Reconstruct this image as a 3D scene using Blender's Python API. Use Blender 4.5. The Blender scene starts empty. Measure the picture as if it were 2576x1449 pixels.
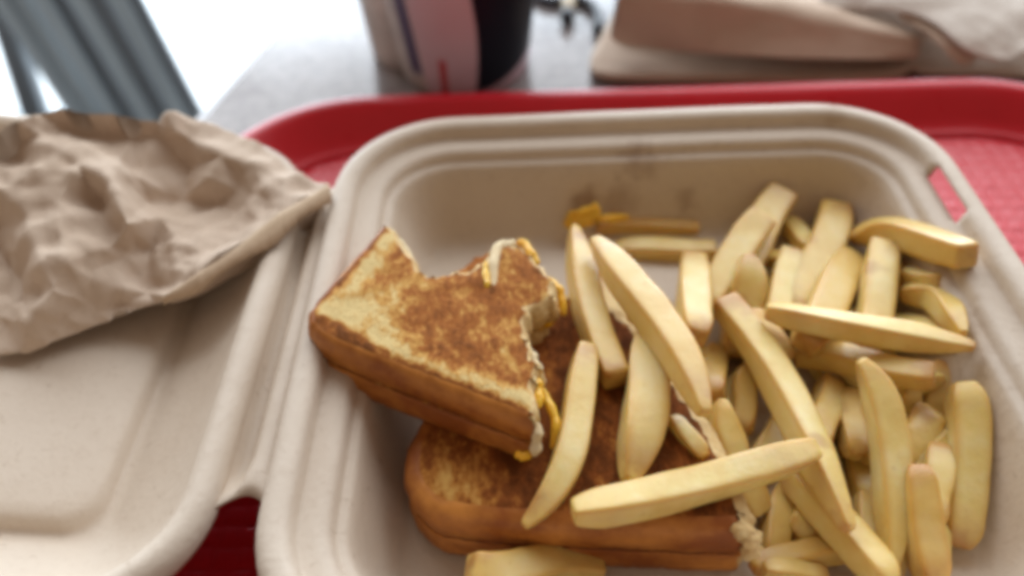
import bpy, bmesh, math, random
import numpy as np
from mathutils import Vector, Matrix, noise
from mathutils.geometry import delaunay_2d_cdt

random.seed(7)
S = bpy.context.scene
C = S.collection
R = math.radians

# ------------------------------------------------------------------ camera
PW, PH, FPX = 2576.0, 1449.0, 2022.0          # picture size the notes were taken at, focal length in those pixels
PITCH, ROLL, CZ = R(45.0), R(-3.0), 0.240
cam_data = bpy.data.cameras.new('camera')
cam = bpy.data.objects.new('camera', cam_data)
C.objects.link(cam)
CAM_M = Matrix.Rotation(R(90) - PITCH, 3, 'X') @ Matrix.Rotation(ROLL, 3, 'Z')
cam.matrix_world = Matrix.Translation((0, 0, CZ)) @ CAM_M.to_4x4()
cam_data.sensor_width = 36.0
cam_data.lens = 36.0 * FPX / PW
cam_data.clip_start = 0.01
cam_data.clip_end = 50
cam_data.dof.use_dof = True
cam_data.dof.focus_distance = 0.228
cam_data.dof.aperture_fstop = cam_data.lens / 5.5      # pupil width in mm
S.camera = cam

# ------------------------------------------------------------------ light
world = bpy.data.worlds.new('World')
S.world = world
world.use_nodes = True
wbg = world.node_tree.nodes['Background']
wbg.inputs[0].default_value = (1.0, 0.75, 0.58, 1)
wbg.inputs[1].default_value = 0.215

def area(name, loc, target, sx, sy, power, color):
    d = bpy.data.lights.new(name, 'AREA')
    d.shape = 'RECTANGLE'
    d.size, d.size_y, d.energy, d.color = sx, sy, power, color
    o = bpy.data.objects.new(name, d)
    C.objects.link(o)
    o.location = loc
    o.rotation_euler = (Vector(target) - Vector(loc)).to_track_quat('-Z', 'Y').to_euler()
    return o

area('window_light', (-0.3, 2.9, 0.36), (-0.2, 0.0, 0.1), 5.0, 1.65, 175, (0.74, 0.88, 1.0))
area('skylight', (0.45, 1.9, 1.85), (0.05, 0.2, 0.0), 5.5, 2.0, 96, (0.87, 0.94, 1.0))

S.view_settings.view_transform = 'Standard'
S.view_settings.look = 'None'
S.view_settings.exposure = 0.32
S.view_settings.gamma = 1.0
S.render.engine = 'CYCLES'
S.cycles.use_denoising = True
S.cycles.max_bounces = 8
S.cycles.pixel_filter_type = 'BLACKMAN_HARRIS'
S.cycles.filter_width = 4.6

# ------------------------------------------------------------------ helpers
def ray(px, py):
    v = Vector(((px - PW / 2) / FPX, -(py - PH / 2) / FPX, -1.0))
    return CAM_M @ v

def U(px, py, z):
    d = ray(px, py)
    return Vector((0, 0, CZ)) + d * ((z - CZ) / d.z)

def Uplane(px, py, p0, n):
    d = ray(px, py)
    o = Vector((0, 0, CZ))
    return o + d * ((p0 - o).dot(n) / d.dot(n))

def mesh_obj(name, verts, faces, mat, parent=None, smooth=True, fmat=None, attrs=None):
    me = bpy.data.meshes.new(name)
    me.from_pydata([tuple(v) for v in verts], [], faces)
    mats = mat if isinstance(mat, (list, tuple)) else [mat]
    for m in mats:
        me.materials.append(m)
    if fmat:
        me.polygons.foreach_set('material_index', fmat)
    me.polygons.foreach_set('use_smooth', [smooth] * len(me.polygons))
    if attrs:
        for k, vals in attrs.items():
            a = me.attributes.new(k, 'FLOAT', 'POINT')
            a.data.foreach_set('value', vals)
    bm = bmesh.new()
    bm.from_mesh(me)
    bmesh.ops.recalc_face_normals(bm, faces=bm.faces)
    bm.to_mesh(me)
    bm.free()
    me.update()
    o = bpy.data.objects.new(name, me)
    C.objects.link(o)
    if parent:
        o.parent = parent
    return o

def tag(o, label, cat=None, group=None):
    o['label'] = label
    if cat:
        o['category'] = cat
    if group:
        o['group'] = group
    return o

def thing(name, label, cat, loc=(0, 0, 0), rot=(0, 0, 0), group=None):
    o = bpy.data.objects.new(name, None)
    o.empty_display_size = 0.02
    C.objects.link(o)
    o.location = loc
    o.rotation_euler = rot
    return tag(o, label, cat, group)

def solidify(o, t, offset=-1):
    m = o.modifiers.new('thickness', 'SOLIDIFY')
    m.thickness = t
    m.offset = offset
    return m

def subsurf(o, n):
    m = o.modifiers.new('smooth', 'SUBSURF')
    m.levels = m.render_levels = n

def rrect(a, b, r, narc=14, nstr=24):
    """closed rounded rectangle, counter-clockwise from the right side"""
    pts = []
    r = max(r, 0.002)
    cs = [(a - r, b - r, 0), (-(a - r), b - r, 90), (-(a - r), -(b - r), 180), (a - r, -(b - r), 270)]
    for i, (cx, cy, a0) in enumerate(cs):
        for k in range(narc + 1):
            t = R(a0 + 90.0 * k / narc)
            pts.append((cx + r * math.cos(t), cy + r * math.sin(t)))
        nx, ny, na = cs[(i + 1) % 4]
        t1 = R(a0 + 90)
        e0 = Vector((cx + r * math.cos(t1), cy + r * math.sin(t1)))
        e1 = Vector((nx + r * math.cos(t1), ny + r * math.sin(t1)))
        for k in range(1, nstr):
            p = e0.lerp(e1, k / nstr)
            pts.append((p.x, p.y))
    return pts

def sweep(a, b, r, profile, wob=0.0, rmin=0.006, cap=True, seed=0, nstr=24):
    """profile = [(inset, z)] from the outside in"""
    verts, faces = [], []
    n = None
    for d, z in profile:
        ring = rrect(a - d, b - d, max(r - d, rmin), 14, nstr)
        n = len(ring)
        for x, y in ring:
            w = noise.noise((x * 18 + seed, y * 18, z * 25)) * wob if wob else 0
            verts.append((x, y, z + w))
    for k in range(len(profile) - 1):
        for i in range(n):
            j = (i + 1) % n
            faces.append((k * n + i, k * n + j, (k + 1) * n + j, (k + 1) * n + i))
    if cap:
        k = len(profile) - 1
        faces.append(tuple(k * n + i for i in range(n)))
    return verts, faces, n

# ------------------------------------------------------------------ materials
class NT:
    def __init__(self, name):
        self.m = bpy.data.materials.new(name)
        self.m.use_nodes = True
        self.t = self.m.node_tree
        self.b = self.t.nodes['Principled BSDF']
    def n(self, typ, **kw):
        x = self.t.nodes.new(typ)
        for k, v in kw.items():
            setattr(x, k, v)
        return x
    def l(self, a, b):
        self.t.links.new(a, b)
    def set(self, **kw):
        for k, v in kw.items():
            self.b.inputs[k.replace('_', ' ')].default_value = v
        return self
    def coord(self, out='Object', scale=None):
        c = self.n('ShaderNodeTexCoord').outputs[out]
        if scale:
            mp = self.n('ShaderNodeMapping')
            mp.inputs['Scale'].default_value = scale
            self.l(c, mp.inputs['Vector'])
            c = mp.outputs[0]
        return c
    def noise(self, vec, scale, detail=4, rough=0.55, dist=0.0):
        x = self.n('ShaderNodeTexNoise')
        x.inputs['Scale'].default_value = scale
        x.inputs['Detail'].default_value = detail
        x.inputs['Roughness'].default_value = rough
        x.inputs['Distortion'].default_value = dist
        self.l(vec, x.inputs['Vector'])
        return x.outputs['Fac']
    def ramp(self, fac, stops):
        x = self.n('ShaderNodeValToRGB')
        e = x.color_ramp.elements
        while len(e) < len(stops):
            e.new(0.5)
        for el, (p, c) in zip(e, stops):
            el.position = p
            el.color = c if len(c) == 4 else (*c, 1)
        self.l(fac, x.inputs[0])
        return x.outputs[0]
    def math(self, op, a, b=None, c=None, clamp=False):
        x = self.n('ShaderNodeMath', operation=op, use_clamp=clamp)
        for i, v in enumerate((a, b, c)):
            if v is None:
                continue
            if isinstance(v, (int, float)):
                x.inputs[i].default_value = v
            else:
                self.l(v, x.inputs[i])
        return x.outputs[0]
    def smooth(self, v, a, b):
        x = self.n('ShaderNodeMapRange', interpolation_type='SMOOTHSTEP')
        self.l(v, x.inputs['Value'])
        x.inputs['From Min'].default_value = a
        x.inputs['From Max'].default_value = b
        return x.outputs['Result']
    def mix(self, fac, a, b, blend='MIX'):
        x = self.n('ShaderNodeMix', data_type='RGBA', blend_type=blend)
        for s, v in ((x.inputs['Factor'], fac), (x.inputs[6], a), (x.inputs[7], b)):
            if isinstance(v, (int, float)):
                s.default_value = v
            elif isinstance(v, tuple):
                s.default_value = v if len(v) == 4 else (*v, 1)
            else:
                self.l(v, s)
        return x.outputs[2]
    def dist(self, vec, p):
        x = self.n('ShaderNodeVectorMath', operation='DISTANCE')
        self.l(vec, x.inputs[0])
        x.inputs[1].default_value = p
        return x.outputs['Value']
    def attr(self, name):
        return self.n('ShaderNodeAttribute', attribute_name=name).outputs['Fac']
    def bump(self, h, strength=0.3, dist=0.001):
        x = self.n('ShaderNodeBump')
        x.inputs['Strength'].default_value = strength
        x.inputs['Distance'].default_value = dist
        self.l(h, x.inputs['Height'])
        self.l(x.outputs[0], self.b.inputs['Normal'])
    def color(self, c):
        self.l(c, self.b.inputs['Base Color'])
    def rough(self, c):
        self.l(c, self.b.inputs['Roughness'])

def m_pulp(name, stains_and_shade=()):
    k = NT(name).set(Roughness=0.62)
    co = k.coord()
    big = k.noise(co, 14, 3)
    fib = k.noise(co, 420, 4, 0.7)
    col = k.ramp(big, [(0.3, (0.580, 0.475, 0.375)), (0.7, (0.655, 0.555, 0.450))])
    col = k.mix(k.math('MULTIPLY', k.smooth(fib, 0.5, 0.75), 0.22), col, (0.38, 0.26, 0.17))
    col = k.mix(k.math('MULTIPLY', k.smooth(k.noise(co, 230, 2, 0.5, 1.5), 0.66, 0.74), 0.35), col, (0.33, 0.22, 0.13))
    for (p, rad, strength, c) in stains_and_shade:
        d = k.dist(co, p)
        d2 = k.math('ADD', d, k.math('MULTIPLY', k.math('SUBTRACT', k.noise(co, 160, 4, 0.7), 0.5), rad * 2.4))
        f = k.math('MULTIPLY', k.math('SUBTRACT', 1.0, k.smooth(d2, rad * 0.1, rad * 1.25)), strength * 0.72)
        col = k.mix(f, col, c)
    k.color(col)
    k.bump(k.math('ADD', k.math('MULTIPLY', fib, 0.7), k.noise(co, 90, 3)), 0.5, 0.0007)
    return k.m

def m_paper(name, a, b, bump=0.3):
    k = NT(name).set(Roughness=0.9, Specular_IOR_Level=0.15)
    co = k.coord()
    n1 = k.noise(co, 35, 4)
    fib = k.noise(k.coord(scale=(1, 3, 1)), 500, 3, 0.7)
    col = k.ramp(n1, [(0.3, a), (0.7, b)])
    col = k.mix(k.math('MULTIPLY', k.smooth(fib, 0.45, 0.8), 0.25), col, tuple(x * 0.6 for x in a))
    k.color(col)
    k.bump(k.math('ADD', fib, n1), bump, 0.0006)
    return k.m

def m_tray():
    k = NT('red tray plastic').set(Roughness=0.34, IOR=1.5)
    co = k.coord()
    k.color(k.ramp(k.noise(co, 9, 4), [(0.3, (0.52, 0.005, 0.015)), (0.7, (0.60, 0.008, 0.022))]))
    k.rough(k.ramp(k.noise(co, 60, 5, 0.65), [(0.3, (0.26,) * 3), (0.75, (0.46,) * 3)]))
    k.bump(k.noise(co, 700, 3), 0.12, 0.0004)
    return k.m

def m_table():
    k = NT('speckled table laminate').set(IOR=1.6)
    co = k.coord()
    a = k.noise(co, 22, 6, 0.65, 0.4)
    b = k.noise(co, 150, 5, 0.7)
    c1 = k.ramp(a, [(0.30, (0.15, 0.125, 0.125)), (0.5, (0.24, 0.21, 0.20)), (0.70, (0.34, 0.30, 0.29))])
    c2 = k.ramp(b, [(0.35, (0.10, 0.08, 0.08)), (0.55, (0.26, 0.22, 0.21)), (0.72, (0.46, 0.41, 0.38))])
    k.color(k.mix(0.45, c1, c2))
    k.rough(k.ramp(a, [(0.3, (0.11,) * 3), (0.7, (0.20,) * 3)]))
    return k.m

def m_plain(name, col, rough, metal=0.0, var=0.15, scale=30, bump=0.1, stretch=None):
    k = NT(name).set(Metallic=metal)
    co = k.coord(scale=stretch)
    n1 = k.noise(co, scale, 5, 0.6)
    lo = tuple(x * (1 - var) for x in col)
    hi = tuple(min(1, x * (1 + var)) for x in col)
    k.color(k.ramp(n1, [(0.3, lo), (0.7, hi)]))
    k.rough(k.ramp(n1, [(0.2, (max(0.02, rough - 0.07),) * 3), (0.8, (min(1, rough + 0.07),) * 3)]))
    if bump:
        k.bump(n1, bump, 0.0006)
    return k.m

def m_toast(name, brown, mid, pale):
    """grilled bread face: browned patches over pale crumb, pale where the bread did not touch the griddle and where light is painted in"""
    k = NT(name).set(Roughness=0.8, Specular_IOR_Level=0.15)
    co = k.coord()
    st = k.coord(scale=(1.35, 0.8, 1))
    big = k.noise(st, 70, 4, 0.6, 0.6)
    fine = k.noise(st, 260, 5, 0.72)
    pore = k.noise(st, 620, 4, 0.7)
    pale_a = k.attr('pale')
    v = k.math('ADD', k.math('ADD', k.math('MULTIPLY', big, 0.55), k.math('MULTIPLY', fine, 0.50)), k.math('MULTIPLY', pale_a, -0.30))
    v = k.math('ADD', v, k.math('MULTIPLY', k.math('SUBTRACT', pore, 0.5), 0.22))
    col = k.ramp(v, [(0.34, pale), (0.445, mid), (0.53, brown), (0.66, tuple(x * 0.48 for x in brown))])
    k.color(col)
    k.bump(k.math('ADD', k.math('MULTIPLY', fine, 0.9), pore), 0.9, 0.0014)
    return k.m

def m_crust(name, a, b):
    k = NT(name).set(Roughness=0.45, Specular_IOR_Level=0.35)
    co = k.coord()
    n1 = k.noise(k.coord(scale=(1, 1, 1.6)), 45, 3, 0.5)
    fine = k.noise(co, 260, 5, 0.7)
    vv_ = k.math('ADD', k.math('MULTIPLY', n1, 0.75), k.math('MULTIPLY', fine, 0.25))
    k.color(k.ramp(vv_, [(0.30, tuple(x * 0.8 for x in a)), (0.42, a), (0.62, b), (0.75, tuple(min(1, x * 1.2) for x in b))]))
    k.bump(k.math('ADD', n1, k.math('MULTIPLY', fine, 0.8)), 0.45, 0.0011)
    return k.m

def m_crumb():
    k = NT('soft bread crumb').set(Roughness=0.8)
    co = k.coord()
    vo = k.n('ShaderNodeTexVoronoi')
    vo.inputs['Scale'].default_value = 420
    k.l(co, vo.inputs['Vector'])
    n1 = k.noise(co, 180, 4)
    k.color(k.ramp(n1, [(0.3, (0.56, 0.36, 0.14)), (0.7, (0.74, 0.56, 0.29))]))
    k.b.inputs['Subsurface Weight'].default_value = 0.25
    k.b.inputs['Subsurface Radius'].default_value = (0.003, 0.002, 0.001)
    k.b.inputs['Subsurface Scale'].default_value = 1.0
    k.bump(k.math('ADD', vo.outputs['Distance'], n1), 0.4, 0.001)
    return k.m

def m_cheese():
    k = NT('melted cheese').set(Roughness=0.42)
    co = k.coord()
    k.color(k.ramp(k.noise(co, 160, 3), [(0.3, (0.80, 0.40, 0.008)), (0.7, (0.86, 0.54, 0.05))]))
    k.b.inputs['Subsurface Weight'].default_value = 0.3
    k.b.inputs['Subsurface Radius'].default_value = (0.004, 0.002, 0.0005)
    k.b.inputs['Subsurface Scale'].default_value = 1.0
    k.bump(k.noise(co, 240, 3), 0.3, 0.001)
    return k.m

def m_fry():
    k = NT('fried potato').set(Roughness=0.36, Specular_IOR_Level=0.5)
    co = k.coord()
    oi = k.n('ShaderNodeObjectInfo')
    rnd = oi.outputs['Random']
    off = k.n('ShaderNodeVectorMath', operation='ADD')
    k.l(co, off.inputs[0])
    cmb = k.n('ShaderNodeCombineXYZ'); k.l(rnd, cmb.inputs[0]); k.l(rnd, cmb.inputs[2])
    k.l(cmb.outputs[0], off.inputs[1])
    v = off.outputs[0]
    n1 = k.noise(v, 60, 4, 0.6)
    n2 = k.noise(v, 300, 5, 0.7)
    n3 = k.noise(v, 900, 3, 0.6)
    base = k.ramp(n1, [(0.25, (0.71, 0.48, 0.125)), (0.5, (0.80, 0.62, 0.225)), (0.75, (0.85, 0.73, 0.38))])
    base = k.mix(k.math('MULTIPLY', k.math('POWER', rnd, 1.8), 0.50), base, (0.62, 0.34, 0.06))
    edge = k.attr('edge')
    tip = k.attr('tip')
    gold = k.math('MULTIPLY', edge, k.math('ADD', 0.35, k.math('MULTIPLY', n1, 1.0)))
    col = k.mix(gold, base, (0.60, 0.30, 0.035))
    br = k.math('MULTIPLY', k.math('MULTIPLY', tip, k.smooth(n1, 0.40, 0.62)), 0.85)
    br = k.math('ADD', br, k.math('MULTIPLY', k.smooth(n2, 0.60, 0.74), 0.30), clamp=True)
    col = k.mix(br, col, (0.46, 0.19, 0.028))
    col = k.mix(k.math('MULTIPLY', k.smooth(k.noise(v, 38, 2), 0.66, 0.72), 0.55), col, (0.40, 0.17, 0.03))
    k.color(col)
    k.rough(k.ramp(n2, [(0.3, (0.26,) * 3), (0.7, (0.52,) * 3)]))
    k.b.inputs['Subsurface Weight'].default_value = 0.40
    k.b.inputs['Coat Weight'].default_value = 0.25
    k.b.inputs['Coat Roughness'].default_value = 0.28
    k.b.inputs['Subsurface Radius'].default_value = (0.0055, 0.0026, 0.0006)
    k.b.inputs['Subsurface Scale'].default_value = 1.0
    k.bump(k.math('ADD', k.math('ADD', k.math('MULTIPLY', n2, 0.7), n1), k.math('MULTIPLY', n3, 0.25)), 0.32, 0.0011)
    return k.m

PULP_LID = m_pulp('lid pulp board')
TRAY_M = m_tray()
TABLE_M = m_table()
KRAFT = m_paper('crumpled kraft paper', (0.55, 0.43, 0.33), (0.64, 0.515, 0.41))
KRAFT_EDGE = m_paper('kraft bag edge', (0.52, 0.385, 0.26), (0.60, 0.455, 0.32))
NAPKIN_M = m_paper('napkin tissue', (0.56, 0.425, 0.325), (0.64, 0.50, 0.395))
NAPKIN_P = m_paper('pale napkin tissue', (0.56, 0.485, 0.42), (0.64, 0.565, 0.50))
CRUMB = m_crumb()
CHEESE = m_cheese()
FRY_M = m_fry()
TOAST = m_toast('griddled bread face', (0.41, 0.135, 0.028), (0.68, 0.37, 0.095), (0.78, 0.58, 0.26))
TOAST2 = m_toast('shaded griddled bread face', (0.29, 0.085, 0.018), (0.52, 0.21, 0.042), (0.70, 0.40, 0.11))  # dark toast, deepened further: shadow of the top half put into the colour
CRUST = m_crust('brown crust', (0.29, 0.080, 0.013), (0.58, 0.23, 0.045))
CRUST2 = m_crust('golden crust', (0.30, 0.10, 0.022), (0.50, 0.20, 0.05))
STEEL = m_plain('brushed grey metal', (0.34, 0.39, 0.42), 0.38, 0.55, 0.2, 12, 0.05, (1, 1, 0.15))
STEEL_D = m_plain('dark grey metal', (0.15, 0.165, 0.18), 0.42, 0.4, 0.2, 12, 0.05, (1, 1, 0.15))
BLACK = m_plain('black plastic', (0.035, 0.032, 0.040), 0.5)
CREAM = m_plain('cream plastic', (0.62, 0.50, 0.32), 0.45)
FLOOR_M = m_plain('pale floor', (0.80, 0.82, 0.82), 0.6, 0, 0.05, 3)
TRIM_M = m_plain('pale table edging', (0.62, 0.62, 0.64), 0.4)

# ------------------------------------------------------------------ floor and table
TZ = -0.005                                     # table top; the tray floor is at 0
fl = mesh_obj('floor', [(-9, -4, -0.76), (9, -4, -0.76), (9, 9, -0.76), (-9, 9, -0.76)], [(0, 1, 2, 3)], FLOOR_M)
fl['kind'] = 'structure'

e0, e1 = U(515, 300, TZ), U(752, 20, TZ)
ed = (e1 - e0).normalized()                     # direction of the table's left edge
en = Vector((ed.y, -ed.x, 0))                   # to the right
table = thing('table', 'speckled grey table with pale edging under the red tray', 'table', (0, 0, TZ))
c0, c1 = e0 - ed * 0.75, e0 + ed * 0.62
cs = [c0, c0 + en * 1.1, c1 + en * 1.1, c1]
tv = [Vector((p.x, p.y, 0)) for p in cs] + [Vector((p.x, p.y, -0.03)) for p in cs]
mesh_obj('table_top', tv, [(0, 1, 2, 3), (7, 6, 5, 4), (0, 4, 5, 1), (1, 5, 6, 2), (2, 6, 7, 3), (3, 7, 4, 0)], TABLE_M, table, False)
def bar(name, p0, p1, w, h, mat, parent, z0=0.0):
    d = (p1 - p0).normalized()
    s = Vector((d.y, -d.x, 0)) * w / 2
    vs = []
    for p in (p0, p1):
        for sg, zz in ((-1, z0), (1, z0), (1, z0 - h), (-1, z0 - h)):
            vs.append(Vector((p.x, p.y, 0)) + s * sg + Vector((0, 0, zz)))
    o = mesh_obj(name, vs, [(0, 1, 5, 4), (1, 2, 6, 5), (2, 3, 7, 6), (3, 0, 4, 7), (0, 3, 2, 1), (4, 5, 6, 7)], mat, parent, False)
    b = o.modifiers.new('b', 'BEVEL'); b.width = 0.0012; b.segments = 2
    return o
bar('edge_trim', c0 - en * 0.0035, c1 - en * 0.0035, 0.0066, 0.032, TRIM_M, table, -0.001)
bar('edge_trim', c0 - en * 0.0095, c1 - en * 0.0095, 0.0048, 0.020, BLACK, table, -0.006)
for a, b in ((0.1, 0.1), (0.1, 1.2), (1.0, 0.1), (1.0, 1.2)):
    q = c0 + en * a + ed * b
    vs, fs, n = sweep(0.025, 0.025, 0.025, [(0.0, -0.03), (0.0, -0.40), (0.004, -0.755)], cap=True)
    lg = mesh_obj('leg', vs, fs, STEEL_D, table)
    lg.location = (q.x, q.y, 0)

# ------------------------------------------------------------------ red tray
TR = R(-2.4)
tray = thing('serving_tray', 'red plastic serving tray with woven floor under the food container', 'tray', (0.075, 0.196, 0), (0, 0, TR))
ta, tb, trr = 0.222, 0.166, 0.072
prof = [(0.003, 0.0118), (0.0008, 0.0138), (0.0, 0.0154), (0.0008, 0.0171), (0.003, 0.0180), (0.0055, 0.0177), (0.0075, 0.0163),
        (0.0105, 0.0130), (0.0165, 0.0055), (0.0195, 0.0022), (0.0225, 0.0006), (0.026, 0.0)]
vs, fs, n = sweep(ta, tb, trr, prof, cap=False)
tr_rim = mesh_obj('tray_rim', vs, fs, TRAY_M, tray)
solidify(tr_rim, 0.0024, 0)
fa, fb, fr = ta - 0.0255, tb - 0.0255, trr - 0.0255
step = 0.001
nx, ny = int(2 * fa / step), int(2 * fb / step)
gx = np.linspace(-fa, fa, nx + 1); gy = np.linspace(-fb, fb, ny + 1)
X, Y = np.meshgrid(gx, gy)
cell = 0.0075
ix = np.floor(X / cell); iy = np.floor(Y / cell)
fx = (X / cell - ix); fy = (Y / cell - iy)
par = (ix + iy) % 2
def hump(t): return np.clip(np.minimum(t, 1 - t) / 0.22, 0, 1)
u_ = np.where(par == 0, fx, fy); v_ = np.where(par == 0, fy, fx)
hgt = 0.0009 * hump(v_) * (0.35 + 0.65 * np.sin(np.pi * u_) ** 0.6)
qx = np.maximum(np.abs(X) - (fa - fr), 0); qy = np.maximum(np.abs(Y) - (fb - fr), 0)
inside = (np.hypot(qx, qy) <= fr)
edge_d = fr - np.hypot(qx, qy)
hgt = hgt * np.clip(np.minimum(np.minimum(fa - np.abs(X), fb - np.abs(Y)), edge_d) / 0.006, 0, 1)
vv = np.stack([X, Y, hgt], -1).reshape(-1, 3)
ff = []
ins = inside
for j in range(ny):
    row = j * (nx + 1)
    for i in range(nx):
        if ins[j, i] and ins[j, i + 1] and ins[j + 1, i] and ins[j + 1, i + 1]:
            ff.append((row + i, row + i + 1, row + nx + 2 + i, row + nx + 1 + i))
me = bpy.data.meshes.new('woven_floor')
me.from_pydata(vv.tolist(), [], ff)
me.materials.append(TRAY_M)
me.polygons.foreach_set('use_smooth', [True] * len(me.polygons))
wf = bpy.data.objects.new('woven_floor', me); C.objects.link(wf); wf.parent = tray
vs, fs, n = sweep(fa, fb, fr, [(0.0, -0.0035), (-0.001, -0.0022), (0.0, -0.0008)], cap=True)
mesh_obj('tray_underside', vs, fs, TRAY_M, tray)

# ------------------------------------------------------------------ clamshell container
BX, BY, BR = 0.0508, 0.1768, R(-1.3)
clam = thing('takeout_container', 'open beige pulp clamshell container holding the sandwich and fries', 'container', (BX, BY, 0.0012), (0, 0, BR))
ba, bb, brr = 0.1188, 0.1143, 0.046
def toobj(p, rz=BR, loc=(BX, BY, 0.0012)):
    q = Vector(p) - Vector(loc)
    return tuple(Matrix.Rotation(-rz, 3, 'Z') @ q)
BASE_PROF = [(0.0004, 0.0425), (0.0, 0.0450), (0.0004, 0.0478), (0.0014, 0.0494), (0.0030, 0.0500), (0.0055, 0.0500), (0.0068, 0.0494), (0.0074, 0.0480), (0.0079, 0.0458),
             (0.0086, 0.0442), (0.0098, 0.0437), (0.0130, 0.0436), (0.0155, 0.0434), (0.0166, 0.0425), (0.0171, 0.0408), (0.0177, 0.0394), (0.0186, 0.0389), (0.0200, 0.0388),
             (0.0208, 0.0378), (0.0218, 0.0340), (0.0250, 0.0235), (0.0285, 0.0145), (0.0310, 0.0098), (0.0335, 0.0077), (0.0370, 0.0070), (0.0450, 0.0068)]
st = lambda px, py, z, r_, s_, c_=(0.20, 0.085, 0.035): (toobj(U(px, py, z)), r_, s_, c_)
stains_and_shade = [st(1600, 405, 0.037, 0.010, 0.75), st(1650, 385, 0.039, 0.006, 0.8), st(1285, 418, 0.036, 0.0035, 0.8), st(1470, 495, 0.025, 0.007, 0.8),
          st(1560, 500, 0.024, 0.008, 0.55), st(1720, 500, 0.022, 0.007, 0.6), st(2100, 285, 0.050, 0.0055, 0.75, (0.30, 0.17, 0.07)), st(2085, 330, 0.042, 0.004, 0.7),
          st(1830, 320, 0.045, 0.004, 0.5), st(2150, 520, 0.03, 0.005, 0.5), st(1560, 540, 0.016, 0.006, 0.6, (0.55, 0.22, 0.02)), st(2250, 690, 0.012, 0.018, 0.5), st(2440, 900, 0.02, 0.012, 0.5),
          st(2100, 980, 0.008, 0.050, 0.75, (0.32, 0.19, 0.09)), st(2000, 1350, 0.008, 0.032, 0.75, (0.30, 0.17, 0.08)), st(2150, 700, 0.008, 0.030, 0.6, (0.36, 0.22, 0.11))]  # broad patches: shade under the fry pile put into the floor colour
PULP = m_pulp('container pulp board', stains_and_shade)
vs, fs, n = sweep(ba, bb, brr, BASE_PROF, wob=0.0006, cap=True, seed=3, nstr=70)
# the lock slot in the right-hand ledge: leave out the faces under it
s0, s1 = Vector(toobj(U(2372, 465, 0.042))), Vector(toobj(U(2425, 580, 0.042)))
keep = []
for f in fs:
    if len(f) == 4:
        c_ = sum((Vector(vs[i]) for i in f), Vector()) / 4
        lo, hi = min(s0.y, s1.y), max(s0.y, s1.y)
        if c_.x > 0 and lo < c_.y < hi and 0.0066 < ba - abs(c_.x) < 0.0098:
            continue
    keep.append(f)
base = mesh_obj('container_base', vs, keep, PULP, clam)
solidify(base, 0.0011, 1)

LID_C = Vector((-0.1985, 0.1875, 0.0))
la, lb, lrr = 0.1165, 0.101, 0.038
LID_PROF = [(0.0004, 0.0405), (0.0, 0.0430), (0.0008, 0.0458), (0.0026, 0.0478), (0.0048, 0.0480), (0.0068, 0.0468), (0.0082, 0.0440), (0.0095, 0.0405),
            (0.0120, 0.0358), (0.0160, 0.0305), (0.0220, 0.0245), (0.0280, 0.0198), (0.0330, 0.0160), (0.0355, 0.0136), (0.0372, 0.0127), (0.0388, 0.0121), (0.0404, 0.0122), (0.0416, 0.0134), (0.0427, 0.0158), (0.0445, 0.0167), (0.048, 0.0170), (0.058, 0.0170)]
vs, fs, n = sweep(la, lb, lrr, LID_PROF, wob=0.0007, rmin=0.010, cap=True, seed=9)
lid = mesh_obj('container_lid', vs, fs, PULP_LID, clam)
solidify(lid, 0.0011, 1)
LID_R = R(-2.2)
inv = Matrix.Rotation(-BR, 4, 'Z') @ Matrix.Translation((-BX, -BY, -0.0012))
LID_T = R(8.8)
HP = Vector((la, 0, 0.046))
lid.matrix_local = inv @ (Matrix.Translation(LID_C) @ Matrix.Rotation(LID_R, 4, 'Z') @ Matrix.Translation(HP) @ Matrix.Rotation(LID_T, 4, 'Y') @ Matrix.Translation(-HP))

# hinge strip between the two rims
def edge_in(a, b, r, yl):
    t = max(0.0, abs(yl) - (b - r))
    return a - r + math.sqrt(max(0.0, r * r - t * t))
def base_edge(y):
    p = Matrix.Rotation(BR, 3, 'Z') @ Vector((-edge_in(ba, bb, brr, y - BY), y - BY, 0)); return BX + p.x
def lid_edge(y):
    p = Matrix.Rotation(LID_R, 3, 'Z') @ Vector((edge_in(la, lb, lrr, y - LID_C.y), y - LID_C.y, 0)); return LID_C.x + p.x
hv, hf = [], []
NU, NV = 20, 40
y0, y1 = 0.120, 0.256
hz = [(0.0, 0.0462), (0.08, 0.0430), (0.18, 0.0375), (0.34, 0.0368), (0.44, 0.0420), (0.56, 0.0446), (0.72, 0.0448), (0.80, 0.0436), (0.84, 0.0438), (0.90, 0.0456), (1.0, 0.0482)]
for i in range(NU + 1):
    u = i / NU
    fl_ = 0.009 * (abs(u - 0.5) * 2) ** 2.0
    zz = np.interp(u, [a for a, _ in hz], [b for _, b in hz])
    for j in range(NV + 1):
        v = j / NV
        y = (y0 - fl_) + (y1 - y0 + 2 * fl_) * v
        x = (lid_edge(y) - 0.0022) * (1 - u) + (base_edge(y) + 0.0022) * u
        ends = max(0, 1 - min(v, 1 - v) / 0.10)
        z = zz * (1 - ends) + (0.0458 if zz < 0.0458 else zz) * ends - 0.002 * max(0, 1 - min(v, 1 - v) / 0.03) * (1 - (abs(u - .5) * 2) ** 2)
        hv.append((x, y, z))
for i in range(NU):
    for j in range(NV):
        a = i * (NV + 1) + j
        hf.append((a, a + 1, a + NV + 2, a + NV + 1))
hv = [inv @ Vector(v) for v in hv]
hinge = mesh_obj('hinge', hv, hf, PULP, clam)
solidify(hinge, 0.001, 0)

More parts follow.
